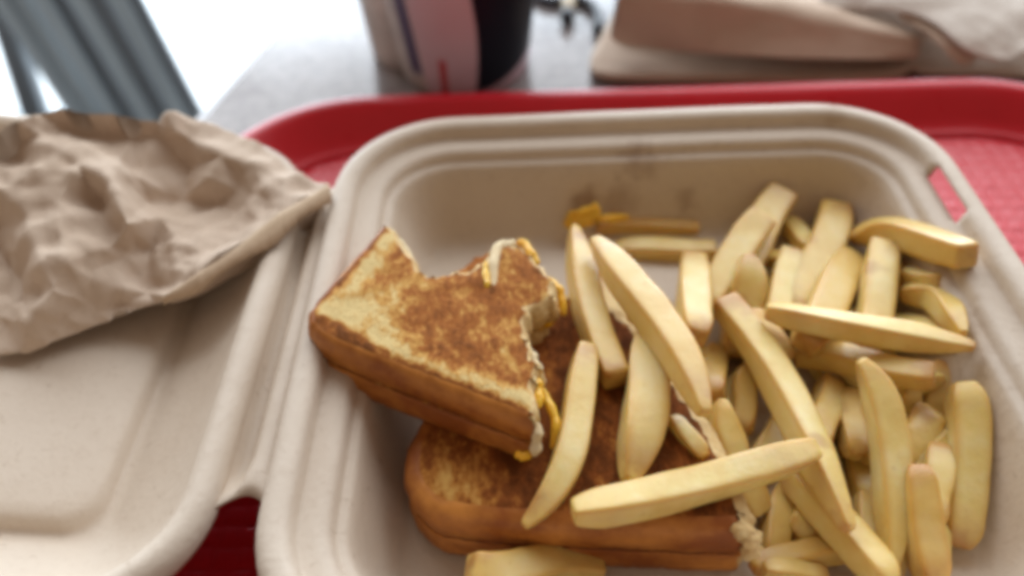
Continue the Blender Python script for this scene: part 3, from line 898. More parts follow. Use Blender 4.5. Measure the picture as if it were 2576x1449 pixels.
# bottom of the pile first: start, middle, end (picture coordinates), width, ends, aspect, roll, label
FRIES = [
    ((1975, 1212), (1950, 1334), (1940, 1447), 74, 'pp', 1.0, 0.31, 'shaded fry poking out beneath the torn end of the lower sandwich'),
    ((1891, 1427), (2065, 1388), (2234, 1352), 74, 'rp', 1.0, 0.37, 'low fry below the torn bread end near the lower edge'),
    ((2057, 1152), (2035, 1251), (1994, 1347), 80, 'pr', 1.0, 0.16, 'low fry under the right end of the front diagonal fry'),
    ((2241, 1169), (2301, 1276), (2364, 1390), 83, 'rp', 1.0, 0.50, 'half-buried fry between the two fries at lower right'),
    ((2420, 1044), (2351, 1154), (2304, 1255), 73, 'rp', 1.0, 0.42, 'low fry tucked behind the upper half of the blunt rightmost fry'),
    ((2143, 1073), (2161, 1187), (2180, 1286), 73, 'rp', 1.0, 0.04, "low fry in the gap left of the tall curved fry's middle"),
    ((2366, 910), (2346, 1024), (2303, 1129), 68, 'rp', 1.0, 0.12, 'low fry behind the reddish fry tip at right'),
    ((2003, 849), (2088, 955), (2176, 1070), 79, 'pr', 1.0, 0.07, 'buried fry just below the left end of the golden level fry'),
    ((1970, 1025), (1936, 1126), (1911, 1214), 69, 'pp', 1.0, 0.20, "low fry peeking out left of the thick diagonal fry's middle"),
    ((1935, 887), (1852, 981), (1792, 1072), 80, 'rc', 1.0, 0.19, 'buried fry directly left of the thick diagonal fry'),
    ((1640, 854), (1727, 954), (1808, 1065), 76, 'rc', 1.0, 0.42, "fry end showing right of the long wide fry's lower half"),
    ((2192, 722), (2209, 855), (2239, 997), 79, 'pp', 1.0, 0.47, 'buried fry under the middle of the long tapering level fry'),
    ((2228, 809), (2314, 832), (2420, 870), 83, 'rp', 1.0, 0.12, 'buried fry under the brown point of the long tapering fry'),
    ((1951, 759), (2098, 793), (2260, 820), 67, 'pp', 1.0, 0.11, 'buried fry just above the left half of the long tapering fry'),
    ((2057, 640), (1991, 724), (1914, 822), 73, 'pr', 1.0, 0.12, 'low fry behind the foot of the pale narrow upright fry'),
    ((2047, 996), (2134, 1087), (2202, 1163), 77, 'pr', 1.0, 0.35, 'buried fry in the gap halfway down right of the thick diagonal fry'),
    ((2278, 1252), (2259, 1363), (2231, 1460), 66, 'rc', 1.0, 0.32, 'low fry under the bottom tip of the tall curved fry'),
    ((2353, 1299), (2349, 1372), (2352, 1460), 82, 'pp', 1.0, 0.37, 'low fry beside the banded fry at the lower right edge'),
    ((1640, 746), (1718, 858), (1778, 973), 80, 'rp', 1.0, 0.43, 'low fry right below the upright blunt pale fry'),
    ((2115, 969), (2235, 962), (2376, 950), 83, 'rp', 1.0, 0.44, 'buried fry behind the upper part of the tall curved fry'),
    ((1690, 900), (1700, 960), (1720, 1020), 80, 'rr', 1.0, 0.2, 'dark fry glimpsed under the lower end of the long wide fry'),
    ((2010, 1000), (2040, 1060), (2080, 1150), 80, 'rr', 1.0, 0.2, 'brown fry deep in the shade right of the thick diagonal fry'),
    ((2360, 1120), (2350, 1220), (2340, 1330), 84, 'rr', 1.0, 0.1, 'deep fry in the dark gap beside the blunt rightmost fry'),
    ((2230, 690), (2300, 700), (2370, 705), 70, 'rr', 1.0, 0.1, 'shaded fry on the floor under the thick curved fry'),
    ((1800, 880), (1790, 940), (1800, 1000), 80, 'rr', 1.0, 0.1, 'orange fry in the gap left of the thick diagonal fry'),
    ((2100, 870), (2180, 960), (2250, 1060), 84, 'rr', 1.0, 0.1, 'lowest fry crossing under the golden level fry'),
    ((1500, 574), (1630, 568), (1758, 572), 50, 'cc', 1.0, 0.0, 'farthest fry, lying level against the far container wall'),
    ((1545, 628), (1670, 630), (1800, 632), 76, 'rc', 1.0, 0.1, 'level fry parallel to and just before the farthest one'),
    ((1690, 1050), (1730, 1100), (1775, 1150), 62, 'rr', 1.0, 0.1, 'shadowed brown fry lying on the lower bread between two pale fries'),
    ((1530, 755), (1570, 790), (1610, 830), 72, 'rr', 1.0, 0.2, 'short shaded fry glimpsed between the two long left-hand fries'),
    ((2085, 950), (2075, 1040), (2060, 1130), 74, 'rr', 1.0, 0.2, 'deep shaded fry in the gap right of the thick diagonal fry'),
    ((2150, 985), (2140, 1070), (2150, 1150), 74, 'rr', 1.0, 0.0, 'orange shaded fry hidden left of the tall curved fry'),
    ((1880, 930), (1870, 1010), (1862, 1090), 70, 'rr', 1.0, 0.1, 'dim fry standing behind the left flank of the thick diagonal fry'),
    ((1905, 640), (1960, 655), (2020, 668), 60, 'rr', 1.0, 0.1, 'brownish shaded fry lying level behind the pointed upright fry'),
    ((1975, 560), (2005, 590), (2040, 630), 66, 'cr', 1.0, 0.1, 'small stub slanting right behind the uppermost fry'),
    ((2180, 1240), (2185, 1330), (2190, 1430), 70, 'rr', 1.0, 0.1, 'shaded fry below the lower tip of the tall curved fry'),
    ((1920, 1432), (2000, 1436), (2080, 1446), 64, 'rr', 1.0, 0.1, 'shadowed fry at the lower edge beside the torn bread end'),
    ((2270, 955), (2285, 1010), (2300, 1070), 76, 'pr', 1.0, 0.2, 'small reddish shaded fry tip right of the tall curved fry'),
    ((2000, 890), (2170, 915), (2352, 945), 92, 'cc', 1.0, 0.1, 'golden fry lying directly beneath the long tapering level fry'),
    ((2265, 740), (2365, 760), (2424, 840), 86, 'rp', 1.0, 0.3, 'short curved fry against the right container wall'),
    ((2350, 1040), (2310, 1100), (2260, 1175), 84, 'rr', 1.0, 0.2, 'short yellow fry leaning between the two tall right-hand fries'),
    ((1990, 640), (1968, 720), (1945, 830), 66, 'cr', 1.0, 0.1, 'pale narrow upright fry between the pointed fry and its neighbours'),
    ((1505, 690), (1545, 800), (1578, 905), 52, 'rr', 1.0, 0.2, 'thin fry tucked along the right side of the leftmost long fry'),
    ((1968, 490), (1900, 605), (1820, 745), 96, 'cr', 1.0, 0.1, 'uppermost fry with blunt end sticking up at the far wall'),
    ((1915, 552), (1840, 665), (1762, 790), 96, 'cr', 1.0, 0.0, 'blunt fry lying just in front of the uppermost fry'),
    ((1745, 655), (1745, 745), (1752, 850), 86, 'cr', 1.0, 0.1, 'upright blunt pale fry right of the long wide fry'),
    ((1882, 640), (1872, 760), (1848, 900), 92, 'pr', 1.0, 0.2, 'pointed golden fry standing upright in the middle of the pile'),
    ((2098, 528), (2055, 660), (1998, 810), 90, 'cr', 1.0, 0.15, 'upright fry with square browned top left of the curved far-right fry'),
    ((2138, 600), (2275, 592), (2436, 645), 100, 'pc', 1.0, 0.25, 'thick curved fry with square end reaching over the right wall'),
    ((2145, 648), (2090, 745), (2026, 870), 96, 'rr', 1.0, 0.2, 'pale fry leaning left below the square-topped upright fry'),
    ((2222, 622), (2205, 740), (2178, 870), 98, 'cc', 1.0, 0.1, 'short blocky fry under the thick curved fry at right'),
    ((1822, 1005), (1832, 1120), (1852, 1250), 88, 'pr', 1.0, 0.2, 'pinkish fry with pointed top rising behind the front diagonal fry'),
    ((1860, 1180), (1880, 1230), (1902, 1292), 96, 'rc', 1.0, 0.1, 'stub with square cut end poking out below the front diagonal fry'),
    ((2422, 962), (2432, 1160), (2402, 1375), 112, 'rr', 1.0, 0.15, 'tall blunt fry farthest right, against the near right wall'),
    ((2305, 1170), (2320, 1310), (2352, 1470), 108, 'rr', 1.0, 0.1, 'fry with browned band running off the lower right edge'),
    ((1885, 785), (1925, 845), (1965, 915), 88, 'rr', 1.0, 0.2, 'yellow fry peeking out behind the top of the thick diagonal fry'),
    ((1925, 782), (2180, 830), (2452, 872), 88, 'rp', 1.0, 0.35, 'long level fry tapering to a brown point at the right wall'),
    ((1985, 1180), (2110, 1320), (2240, 1470), 112, 'rr', 1.0, 0.35, 'long smooth fry slanting off the lower edge below the thick diagonal fry'),
    ((1445, 572), (1478, 760), (1552, 958), 92, 'pc', 1.0, 0.25, 'leftmost long fry, pointed top touching the bitten sandwich'),
    ((1640, 790), (1628, 990), (1582, 1212), 104, 'pp', 1.0, 0.1, 'broad pale leaf-shaped fry standing beside the long wide fry'),
    ((1494, 602), (1640, 790), (1772, 1042), 112, 'pp', 1.0, 0.2, 'long wide pale fry running from the far cheese smear to the centre'),
    ((1822, 762), (1985, 1010), (2135, 1335), 116, 'cp', 1.0, 0.3, 'thick diagonal fry with a brown spot crossing the right of the pile'),
    ((2165, 905), (2238, 1120), (2245, 1432), 112, 'pp', 1.0, 0.1, 'tall curved golden fry left of the blunt rightmost fry'),
    ((1474, 870), (1440, 1110), (1318, 1322), 96, 'rp', 1.0, 0.2, 'curved pale fry tapering down beside the cut end of the sandwich'),
    ((1180, 1432), (1340, 1432), (1508, 1432), 118, 'cc', 1.0, 0.1, 'nearest fry with square ends cut off by the lower edge'),
    ((1440, 1290), (1740, 1225), (2052, 1130), 104, 'rr', 1.0, 0.1, 'front diagonal fry with brown tip lying across the others'),
]
for i, (pa, pm, pb, w, ends, asp, roll, lab) in enumerate(FRIES):
    res = place(pa, pm, pb, w, 0.075, 0.0038 if i < 26 else 0.0026, ZMIN.get(lab[:14].strip() if lab[:14].strip() in ZMIN else lab[:15].strip(), 0.011))
    if not res:
        res = (0, 0.05, 0.05, w * 0.25 / FPX / 2); print('FRY no place', lab)
    _, za, zb, r = res
    pts = fry_pts(pa, pm, pb, za, zb, 17)
    stamp(fry_pts(pa, pm, pb, za, zb, 40), r)
    vs, fs, e_, t_, org = fry_mesh(pts, r * 0.93, asp, ends[0], ends[1], roll, i * 5.3)
    o = mesh_obj('french_fry', vs, fs, FRY_M, None, True, None, {'edge': e_, 'tip': t_})
    o.location = org
    subsurf(o, 1)
    tag(o, lab, 'french fry', FG)
    print('fry', i, round(za, 4), round(zb, 4), 'r', round(r * 1000, 1), 'mid', [round(x * 1000) for x in org], lab[:30])

# cheese smear stuck to the far wall
ch = thing('cheese_smear', 'orange smear of melted cheese stuck to the far container wall', 'cheese', U(1470, 550, 0.0205))
for i, (px, py, z, sx, sy, sz) in enumerate(((1472, 545, .0218, .0065, .0026, .0042), (1445, 562, .0182, .0045, .0028, .0026), (1540, 548, .0208, .0070, .0018, .0018), (1492, 528, .0250, .0030, .0020, .0030))):
    lump('cheese_blob', U(px, py, z) - ch.location, (sx, sy, sz), CHEESE, ch, i + 20, 3, 0.5)

# ------------------------------------------------------------------ crumpled paper bag in the lid
BAG = [(-60, 345, .070), (0, 332, .071), (40, 306, .073), (100, 288, .073), (165, 274, .075), (225, 284, .072), (290, 292, .072), (350, 303, .068), (395, 306, .066), (432, 282, .071), (465, 300, .066), (525, 315, .062), (590, 332, .059), (640, 352, .056), (700, 398, .053), (765, 445, .054), (826, 468, .055),
       (-60, 420, .060), (20, 380, .057), (100, 340, .069), (180, 322, .066), (250, 342, .062), (330, 345, .060), (400, 345, .060), (440, 330, .068), (475, 350, .063), (482, 425, .051), (560, 392, .061), (640, 412, .058), (720, 452, .056),
       (-60, 480, .062), (0, 470, .064), (90, 438, .066), (200, 412, .068), (275, 450, .067), (340, 440, .058), (372, 512, .048), (520, 445, .058), (600, 475, .050), (560, 520, .044), (460, 505, .047), (680, 505, .053),
       (-60, 580, .050), (0, 565, .050), (60, 530, .060), (140, 515, .063), (250, 505, .055), (318, 560, .062), (285, 612, .054), (402, 548, .051), (482, 558, .0475), (585, 572, .0480), (650, 555, .0520),
       (-60, 650, .048), (10, 640, .043), (90, 615, .058), (160, 660, .057), (235, 680, .050), (330, 640, .047), (385, 625, .043), (445, 600, .0485), (510, 602, .0490), (560, 612, .0500),
       (-60, 740, .046), (-10, 730, .044), (60, 742, .041), (130, 728, .054), (215, 762, .044), (300, 722, .044), (368, 682, .041), (432, 655, .0470), (490, 640, .0490),
       (-60, 820, .042), (0, 800, .043), (80, 812, .046), (160, 800, .041), (240, 790, .040), (310, 765, .037), (372, 738, .040), (425, 722, .046),
       (-60, 905, .036), (0, 895, .036), (60, 888, .036), (120, 864, .036), (200, 836, .036), (280, 806, .036), (350, 780, .037), (405, 762, .040),
       (415, 745, .047), (500, 690, .051), (600, 622, .053), (700, 542, .055)]
p2 = [Vector((a, b)) for a, b, _ in BAG]
order = [0, 1, 2, 3, 4, 5, 6, 7, 8, 9, 10, 11, 12, 13, 14, 15, 16]
tail = [len(BAG) - 1 - k for k in range(4)]                      # along the strip, right to left
bot = list(range(len(BAG) - 5, len(BAG) - 13, -1))
left = [i for i, b in enumerate(BAG) if b[0] == -60 and i != 0][::-1]
loop = order + tail + bot + [l for l in left if l not in bot]
cd = delaunay_2d_cdt(p2, [(loop[i], loop[(i + 1) % len(loop)]) for i in range(len(loop))], [], 1, 1e-6)
idx = [o_[0] for o_ in cd[3]]
bm = bmesh.new()
bv = [bm.verts.new(U(*BAG[idx[i]])) for i in range(len(cd[0]))]
for f in cd[2]:
    try: bm.faces.new([bv[i] for i in f])
    except ValueError: pass
bmesh.ops.recalc_face_normals(bm, faces=bm.faces)
if sum(f.normal.z for f in bm.faces) < 0:
    bmesh.ops.reverse_faces(bm, faces=bm.faces)
bmesh.ops.subdivide_edges(bm, edges=bm.edges, cuts=16, use_grid_fill=True)
for _ in range(3):
    bmesh.ops.smooth_vert(bm, verts=[v for v in bm.verts if not v.is_boundary], factor=0.5, use_axis_x=True, use_axis_y=True, use_axis_z=True)
bm.normal_update()
# long straight creases: folded-sheet waves in many directions, each fading in and out
rb_ = random.Random(5)
FOLDS = []
for k_ in range(11):
    an = rb_.uniform(0, math.pi); lam = rb_.choice((0.010, 0.014, 0.019, 0.026, 0.036))
    FOLDS.append((Vector((math.cos(an), math.sin(an), rb_.uniform(-.6, .6))), lam, lam * rb_.uniform(0.055, 0.10), rb_.uniform(0, 1), rb_.uniform(0, 50)))
for k_ in range(9):
    an = rb_.uniform(0, math.pi); lam = rb_.uniform(0.0045, 0.009)
    FOLDS.append((Vector((math.cos(an), math.sin(an), rb_.uniform(-.6, .6))), lam, lam * rb_.uniform(0.025, 0.05), rb_.uniform(0, 1), rb_.uniform(0, 50)))
for v in bm.verts:
    p = v.co
    w = p + Vector((noise.noise(p * 28), noise.noise(p * 28 + Vector((9, 0, 0))), noise.noise(p * 28 + Vector((0, 9, 0))))) * 0.006
    d_ = 0.0
    for dr, lam, am, ph, sd_ in FOLDS:
        f = (w.dot(dr) / lam + ph) % 1.0
        g = max(0.0, min(1.0, 0.5 + 1.7 * noise.noise(p * 30 + Vector((sd_, 0, 0)))))
        d_ += am * g * (abs(f - 0.5) * 2 - 0.5)
    v.co = p + v.normal * (d_ + noise.noise(p * 300) * 0.00015)
for _ in range(1):
    bmesh.ops.smooth_vert(bm, verts=[v for v in bm.verts if not v.is_boundary], factor=0.4, use_axis_x=True, use_axis_y=True, use_axis_z=True)
# sides and underside
be = [e for e in bm.edges if e.is_boundary]
cen = sum((v.co for v in bm.verts), Vector()) / len(bm.verts)
r1 = bmesh.ops.extrude_edge_only(bm, edges=be)
nv = [g for g in r1['geom'] if isinstance(g, bmesh.types.BMVert)]
for v in nv:
    k_ = 0.90 if v.co.y < 0.27 else 1.0
    v.co.x = cen.x + (v.co.x - cen.x) * 0.93
    v.co.y = cen.y + (v.co.y - cen.y) * (0.86 if v.co.y < cen.y else 1.05)
    v.co.z = max(0.038, v.co.z * 0.70)
r2 = bmesh.ops.extrude_edge_only(bm, edges=[g for g in r1['geom'] if isinstance(g, bmesh.types.BMEdge) and g.is_boundary])
nv = [g for g in r2['geom'] if isinstance(g, bmesh.types.BMVert)]
for v in nv:
    v.co.x = cen.x + (v.co.x - cen.x) * 0.85
    v.co.y = cen.y + (v.co.y - cen.y) * 0.80
    v.co.z = 0.0385 - (v.co.x - cen.x) * 0.16
bmesh.ops.contextual_create(bm, geom=[g for g in r2['geom'] if isinstance(g, bmesh.types.BMEdge) and g.is_boundary])
bag = thing('paper_bag', 'crumpled brown paper bag with a serrated mouth lying in the open lid', 'paper bag', (cen.x, cen.y, 0.037))
for v in bm.verts: v.co -= bag.location
me = bpy.data.meshes.new('bag_body')
for f in bm.faces: f.smooth = True
bm.to_mesh(me); bm.free()
me.materials.append(KRAFT)
bo = bpy.data.objects.new('bag_body', me); C.objects.link(bo); bo.parent = bag
# serrated mouth strip
inner = [(408, 748, .0462), (450, 722, .049), (500, 688, .0515), (600, 620, .0535), (700, 540, .0555), (770, 500, .0560), (828, 464, .0562)]
outer = [(414, 768, .0435), (455, 752, .0460), (505, 726, .0485), (605, 662, .0505), (700, 603, .0525), (765, 550, .0530), (836, 503, .0540)]
def along(pl, t):
    k = t * (len(pl) - 1); i = min(int(k), len(pl) - 2); f = k - i
    return [pl[i][c] * (1 - f) + pl[i + 1][c] * f for c in range(3)]
sv, sf = [], []
NT_ = 96
for i in range(NT_ + 1):
    t = i / NT_
    a = U(*along(inner, t)); b = U(*along(outer, t))
    tooth = 1.0 + (0.09 if i % 2 else -0.06)
    wv = Vector((0, 0, 1)) * (0.0010 * math.sin(t * 17) + 0.0006 * noise.noise((t * 30, 0, 0)))
    for k, f in enumerate((-0.06, 0.25, 0.6, tooth)):
        sv.append(a.lerp(b, f) + wv * f - bag.location + Vector((0, 0, 0.0010 * math.sin(math.pi * min(f, 1)))))
for i in range(NT_):
    for k in range(3):
        q = i * 4 + k
        sf.append((q, q + 1, q + 5, q + 4))
so = mesh_obj('serrated_mouth', sv, sf, KRAFT_EDGE, bag)
solidify(so, 0.0004, 0)

# ------------------------------------------------------------------ napkins behind the tray
def sheet(name, rows, mat, parent, thick=0.0012, sub=3, wob=0.0006, org=Vector((0, 0, 0))):
    """rows of (px, py, z)"""
    nr, nc = len(rows), len(rows[0])
    vs = [U(*p) - org for r_ in rows for p in r_]
    fs = [(r_ * nc + c, r_ * nc + c + 1, (r_ + 1) * nc + c + 1, (r_ + 1) * nc + c) for r_ in range(nr - 1) for c in range(nc - 1)]
    o = mesh_obj(name, vs, fs, mat, parent)
    subsurf(o, sub)
    tx = bpy.data.textures.new(name, 'CLOUDS'); tx.noise_scale = 0.02
    d = o.modifiers.new('wrinkle', 'DISPLACE'); d.texture = tx; d.strength = wob * 4; d.texture_coords = 'GLOBAL'
    solidify(o, thick, 0)
    return o
nk = thing('folded_napkin', 'thick folded brown napkin with a raised front fold behind the tray', 'napkin', U(1900, 150, TZ), group='brown napkins behind the tray')
O = nk.location.copy()
sheet('lower_layer', [[(1462, 196, .000), (1600, 200, .000), (1800, 204, .000), (2060, 205, .000), (2314, 200, .000)],
                      [(1500, 120, .000), (1650, 120, .000), (1850, 120, .000), (2100, 120, .000), (2330, 115, .000)],
                      [(1560, 10, .000), (1700, 10, .000), (1900, 10, .000), (2150, 10, .000), (2380, 10, .000)],
                      [(1590, -80, .000), (1720, -80, .000), (1920, -80, .000), (2170, -80, .000), (2400, -80, .000)]], NAPKIN_M, nk, 0.004, 3, 0.0003, O)
sheet('middle_layer', [[(1540, 100, .0060), (1640, 105, .0050), (1800, 105, .0030), (2060, 110, .0030), (2316, 165, .0060)],
                       [(1550, 60, .0075), (1680, 70, .0065), (1850, 70, .0060), (2100, 70, .0060), (2325, 80, .0080)],
                       [(1580, -40, .0070), (1720, -30, .0070), (1900, -20, .0070), (2150, -10, .0070), (2370, -10, .0085)]], NAPKIN_M, nk, 0.002, 3, 0.0003, O)
sheet('raised_fold', [[(1530, 110, .0075), (1640, 120, .0105), (1800, 138, .0145), (2060, 152, .0155), (2310, 150, .0100)],
                      [(1540, 60, .024), (1650, 66, .026), (1800, 80, .025), (2060, 112, .021), (2311, 135, .014)],
                      [(1550, 5, .036), (1660, 8, .038), (1820, 22, .036), (2070, 68, .029), (2311, 114, .0165)],
                      [(1556, -30, .043), (1670, -28, .045), (1850, -8, .042), (2085, 40, .033), (2313, 103, .0200)],
                      [(1562, -60, .042), (1690, -60, .043), (1880, -40, .040), (2110, 5, .031), (2325, 80, .0190)],
                      [(1585, -110, .0015), (1730, -110, .0015), (1930, -100, .0015), (2180, -70, .0015), (2370, 0, .0030)]], NAPKIN_M, nk, 0.0016, 3, 0.0008, O)
np2 = thing('open_napkin', 'pale wavy napkin with a ragged edge lying over the folded one', 'napkin', U(2420, 100, TZ), group='brown napkins behind the tray')
O = np2.location.copy()
sheet('napkin_sheet', [[(2040, 38, 0.0280), (2130, 20, 0.0310), (2230, 20, 0.0325), (2330, 42, 0.0315), (2390, 92, 0.0280), (2425, 128, 0.0245), (2470, 140, 0.0220), (2525, 168, 0.0180), (2585, 118, 0.0195), (2660, 130, 0.0180)],
                       [(2055, 5, 0.0325), (2140, -5, 0.0345), (2240, -4, 0.0360), (2345, 18, 0.0345), (2410, 60, 0.0315), (2450, 88, 0.0280), (2500, 95, 0.0265), (2555, 95, 0.0225), (2610, 70, 0.0210), (2680, 90, 0.0190)],
                       [(2080, -40, 0.0360), (2160, -50, 0.0375), (2260, -50, 0.0380), (2370, -30, 0.0360), (2440, 10, 0.0335), (2490, 30, 0.0310), (2540, 40, 0.0280), (2590, 30, 0.0245), (2640, 20, 0.0210), (2710, 40, 0.0190)],
                       [(2120, -110, 0.0310), (2200, -120, 0.0325), (2300, -120, 0.0325), (2410, -100, 0.0310), (2480, -70, 0.0285), (2530, -50, 0.0260), (2580, -40, 0.0235), (2630, -35, 0.0210), (2690, -30, 0.0185), (2760, -20, 0.0160)]], NAPKIN_P, np2, 0.0009, 3, 0.0012, O)
sheet('under_flap', [[(2250, 40, 0.0290), (2320, 72, 0.0270), (2372, 120, 0.0230), (2400, 150, 0.0190), (2440, 170, 0.0155)],
                     [(2270, 20, 0.0310), (2345, 45, 0.0295), (2400, 85, 0.0265), (2440, 112, 0.0230), (2480, 130, 0.0190)]], NAPKIN_M, np2, 0.0009, 3, 0.0006, O)
np3 = thing('flat_napkin', 'brown napkin lying flat under the ragged pale napkin at right', 'napkin', U(2450, 160, TZ), group='brown napkins behind the tray')
O = np3.location.copy()
sheet('napkin_sheet', [[(2285, 188, .000), (2420, 190, .000), (2520, 190, .000), (2640, 200, .000)], [(2290, 150, .001), (2430, 150, .003), (2530, 150, .003), (2650, 150, .000)], [(2320, 60, .001), (2470, 60, .002), (2570, 60, .002), (2690, 60, .000)]], NAPKIN_M, np3, 0.002, 3, 0.0006, O)

# ------------------------------------------------------------------ drink cup and the cup behind it
def lathe(name, prof, mat, parent, n=64):
    vs, fs = [], []
    for r_, z in prof:
        for k in range(n):
            a = 2 * math.pi * k / n
            vs.append((r_ * math.cos(a), r_ * math.sin(a), z))
    for k in range(len(prof) - 1):
        for i in range(n):
            j = (i + 1) % n
            fs.append((k * n + i, k * n + j, (k + 1) * n + j, (k + 1) * n + i))
    fs.append(tuple(range(n)))
    return mesh_obj(name, vs, fs, mat, parent)
def m_cup():
    k = NT('printed paper cup').set(Roughness=0.4, Specular_IOR_Level=0.2)
    co = k.coord()
    sp = k.n('ShaderNodeSeparateXYZ'); k.l(co, sp.inputs[0])
    x, z = sp.outputs[0], sp.outputs[2]
    col = k.ramp(k.noise(co, 25, 3), [(0.3, (0.60, 0.46, 0.52)), (0.7, (0.66, 0.51, 0.57))])
    beige = k.ramp(k.noise(co, 60, 3), [(0.35, (0.42, 0.36, 0.34)), (0.65, (0.58, 0.52, 0.48))])
    lx_ = k.math('ADD', x, k.math('MULTIPLY', z, 0.10))            # a line that drifts left as it climbs
    wave = k.math('MULTIPLY', k.math('SINE', k.math('MULTIPLY', z, 45.0)), 0.0030)
    col = k.mix(k.math('SUBTRACT', 1.0, k.smooth(lx_, -0.0225, -0.0215)), col, beige)
    ln = k.math('MULTIPLY', k.smooth(lx_, -0.0300, -0.0292), k.math('SUBTRACT', 1.0, k.smooth(lx_, -0.0232, -0.0224)))
    col = k.mix(k.math('MULTIPLY', ln, k.smooth(z, 0.008, 0.014)), col, (0.10, 0.08, 0.16))
    navy = k.smooth(k.math('SUBTRACT', x, wave), 0.0040, 0.0050)
    low = k.smooth(k.math('SUBTRACT', z, k.math('MULTIPLY', k.math('MULTIPLY', x, x), 9.0)), 0.0015, 0.0030)
    col = k.mix(k.math('MULTIPLY', navy, low), col, (0.006, 0.008, 0.018))
    red = k.math('MULTIPLY', k.math('SUBTRACT', 1.0, k.smooth(k.math('ABSOLUTE', k.math('ADD', x, 0.0125)), 0.0018, 0.0026)), k.math('SUBTRACT', 1.0, k.smooth(z, 0.022, 0.027)))
    col = k.mix(red, col, (0.50, 0.09, 0.10))
    k.color(col)
    return k.m
cb = U(1172, 165, TZ)
cup = thing('drink_cup', 'tall paper drink cup printed mauve and navy behind the tray', 'cup', (cb.x, cb.y + 0.002, TZ), (0, 0, R(2)))
CUPM = m_cup()
r0 = 0.0375
lathe('cup_wall', [(r0 - 0.0012, 0.004), (r0 - 0.0010, 0.0), (r0, 0.0), (r0 + 0.0006, 0.006), (r0 + 0.0145, 0.125), (r0 + 0.0170, 0.150)], CUPM, cup)
lathe('cup_lid', [(r0 + 0.013, 0.166), (r0 + 0.0165, 0.164), (r0 + 0.0195, 0.160), (r0 + 0.0200, 0.150), (r0 + 0.0188, 0.147)], m_plain('white lid plastic', (0.75, 0.75, 0.75), 0.35), cup)
cb2 = U(1034, 128, TZ)
cup2 = thing('paper_cup', 'small greyish mottled paper cup half hidden behind the printed cup', 'cup', (cb2.x, cb2.y, TZ))
lathe('cup_wall', [(0.0218, 0.004), (0.0220, 0.0), (0.0232, 0.0), (0.0236, 0.006), (0.0300, 0.080)], m_plain('mottled grey paper', (0.66, 0.62, 0.60), 0.6, 0, 0.25, 45), cup2)
lathe('rolled_rim', [(0.0302, 0.0820), (0.0312, 0.0812), (0.0312, 0.0798), (0.0300, 0.0790)], m_plain('cup rim paper', (0.6, 0.58, 0.55), 0.6), cup2)

# ------------------------------------------------------------------ dark cord with a cream plug
def tube(name, pts, r, mat, parent, ns=10):
    vs, fs = [], []
    for i, p in enumerate(pts):
        t = (pts[min(i + 1, len(pts) - 1)] - pts[max(i - 1, 0)]).normalized()
        s = t.cross(Vector((0, 0, 1))).normalized(); u = s.cross(t)
        for k in range(ns):
            a = 2 * math.pi * k / ns
            vs.append(p + (s * math.cos(a) + u * math.sin(a)) * r)
    for i in range(len(pts) - 1):
        for k in range(ns):
            j = (k + 1) % ns
            fs.append((i * ns + k, i * ns + j, (i + 1) * ns + j, (i + 1) * ns + k))
    fs += [tuple(range(ns)), tuple(range((len(pts) - 1) * ns, len(pts) * ns))]
    return mesh_obj(name, vs, fs, mat, parent)
co_ = U(1430, 20, TZ)
cord = thing('cord', 'dark cord with a cream tag on the table between cup and napkins', 'cord', co_)
cp = [U(*p, TZ + 0.0035) - co_ for p in ((1335, -25), (1365, 0), (1400, 4), (1440, -8), (1475, 2), (1500, 22), (1508, 55), (1500, 80))]
fine = []
for i in range(len(cp) - 1):
    for k in range(6):
        fine.append(cp[i].lerp(cp[i + 1], k / 6))
for _ in range(4):
    fine = [fine[0]] + [(fine[i - 1] + fine[i] * 2 + fine[i + 1]) / 4 for i in range(1, len(fine) - 1)] + [fine[-1]]
tube('cord_loop', fine, 0.0032, BLACK, cord)
tube('cream_tag', [U(1432, -20, TZ + 0.006) - co_, U(1430, 10, TZ + 0.006) - co_, U(1428, 34, TZ + 0.005) - co_], 0.0042, CREAM, cord)
tube('dark_tip', [U(1428, 32, TZ + 0.005) - co_, U(1427, 48, TZ + 0.0046) - co_], 0.0044, BLACK, cord)

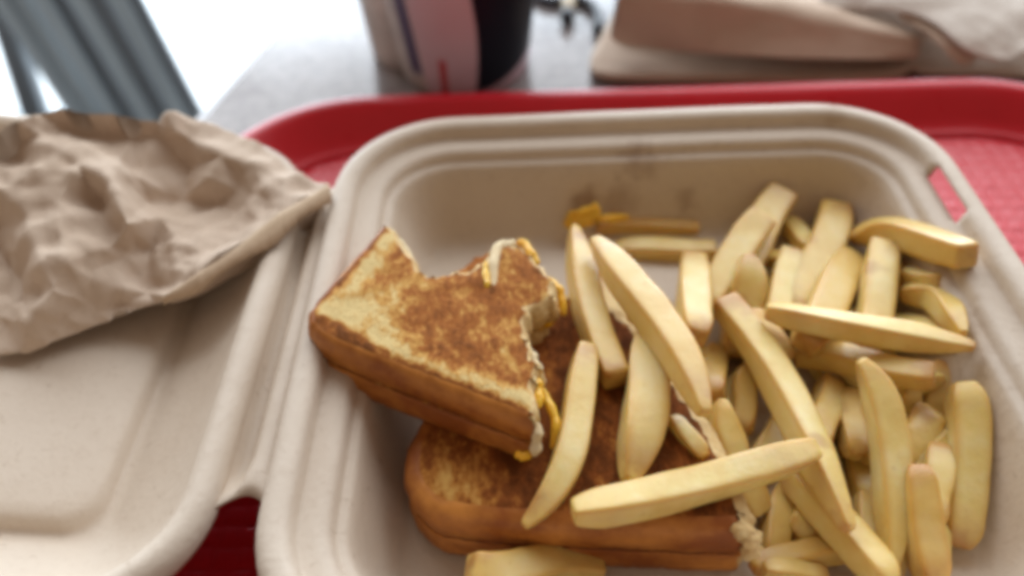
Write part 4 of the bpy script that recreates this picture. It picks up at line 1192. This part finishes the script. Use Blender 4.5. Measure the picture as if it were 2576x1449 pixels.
# ------------------------------------------------------------------ slatted metal chair beside the table
DY = 0.72                                      # how far in front of the camera the chair back stands
def atY(px, py, y):
    d = ray(px, py)
    return Vector((0, 0, CZ)) + d * (y / d.y)
chair = thing('metal_chair', 'grey metal chair with slatted back standing beyond the paper bag', 'chair', (-0.45, DY, -0.76))
co_ = chair.location.copy()
def slat(name, tx0, bx0, tx1, bx1, mat, off, thick):
    # edges given at picture rows -160 (top) and 300 (bottom), carried on down to the seat
    def ln(t, b, row): return t + (b - t) * (row + 160) / 460.0
    f0 = [atY(ln(tx0, bx0, -260), -260, DY + off), atY(ln(tx1, bx1, -260), -260, DY + off), atY(ln(tx1, bx1, 620), 620, DY + off), atY(ln(tx0, bx0, 620), 620, DY + off)]
    vs = [p - co_ for p in f0] + [p - co_ + Vector((0, thick, 0)) for p in f0]
    o = mesh_obj(name, vs, [(0, 1, 2, 3), (7, 6, 5, 4), (0, 4, 5, 1), (1, 5, 6, 2), (2, 6, 7, 3), (3, 7, 4, 0)], mat, chair, False)
    b = o.modifiers.new('b', 'BEVEL'); b.width = 0.004; b.segments = 3
    return o
edges = [(-135, 172), (-88, 214), (-30, 262), (28, 300), (72, 342), (128, 388), (180, 428), (232, 476), (268, 512)]
offs = [0.0, 0.006, -0.002, 0.007, 0.0, 0.006, -0.002, 0.005]
for i in range(8):
    slat('slat', edges[i][0], edges[i][1], edges[i + 1][0], edges[i + 1][1], STEEL if i in (0, 1, 2) else (STEEL if i % 2 == 0 else STEEL_D), offs[i], 0.012)
slat('back_post', -100, 52, -48, 112, STEEL_D, 0.03, 0.02)
sp_ = atY(300, 620, DY) - co_
bar('seat', Vector((sp_.x - 0.20, -0.20, 0)), Vector((sp_.x - 0.20, 0.22, 0)), 0.42, 0.03, STEEL, chair, 0.44)
for dx in (-0.38, -0.02):
    for dy in (-0.17, 0.19):
        lg = mesh_obj('leg', *sweep(0.012, 0.012, 0.012, [(0, 0.42), (0, 0.2), (0.001, 0.0)])[:2], STEEL_D, chair)
        lg.location = (sp_.x + dx, dy, 0)
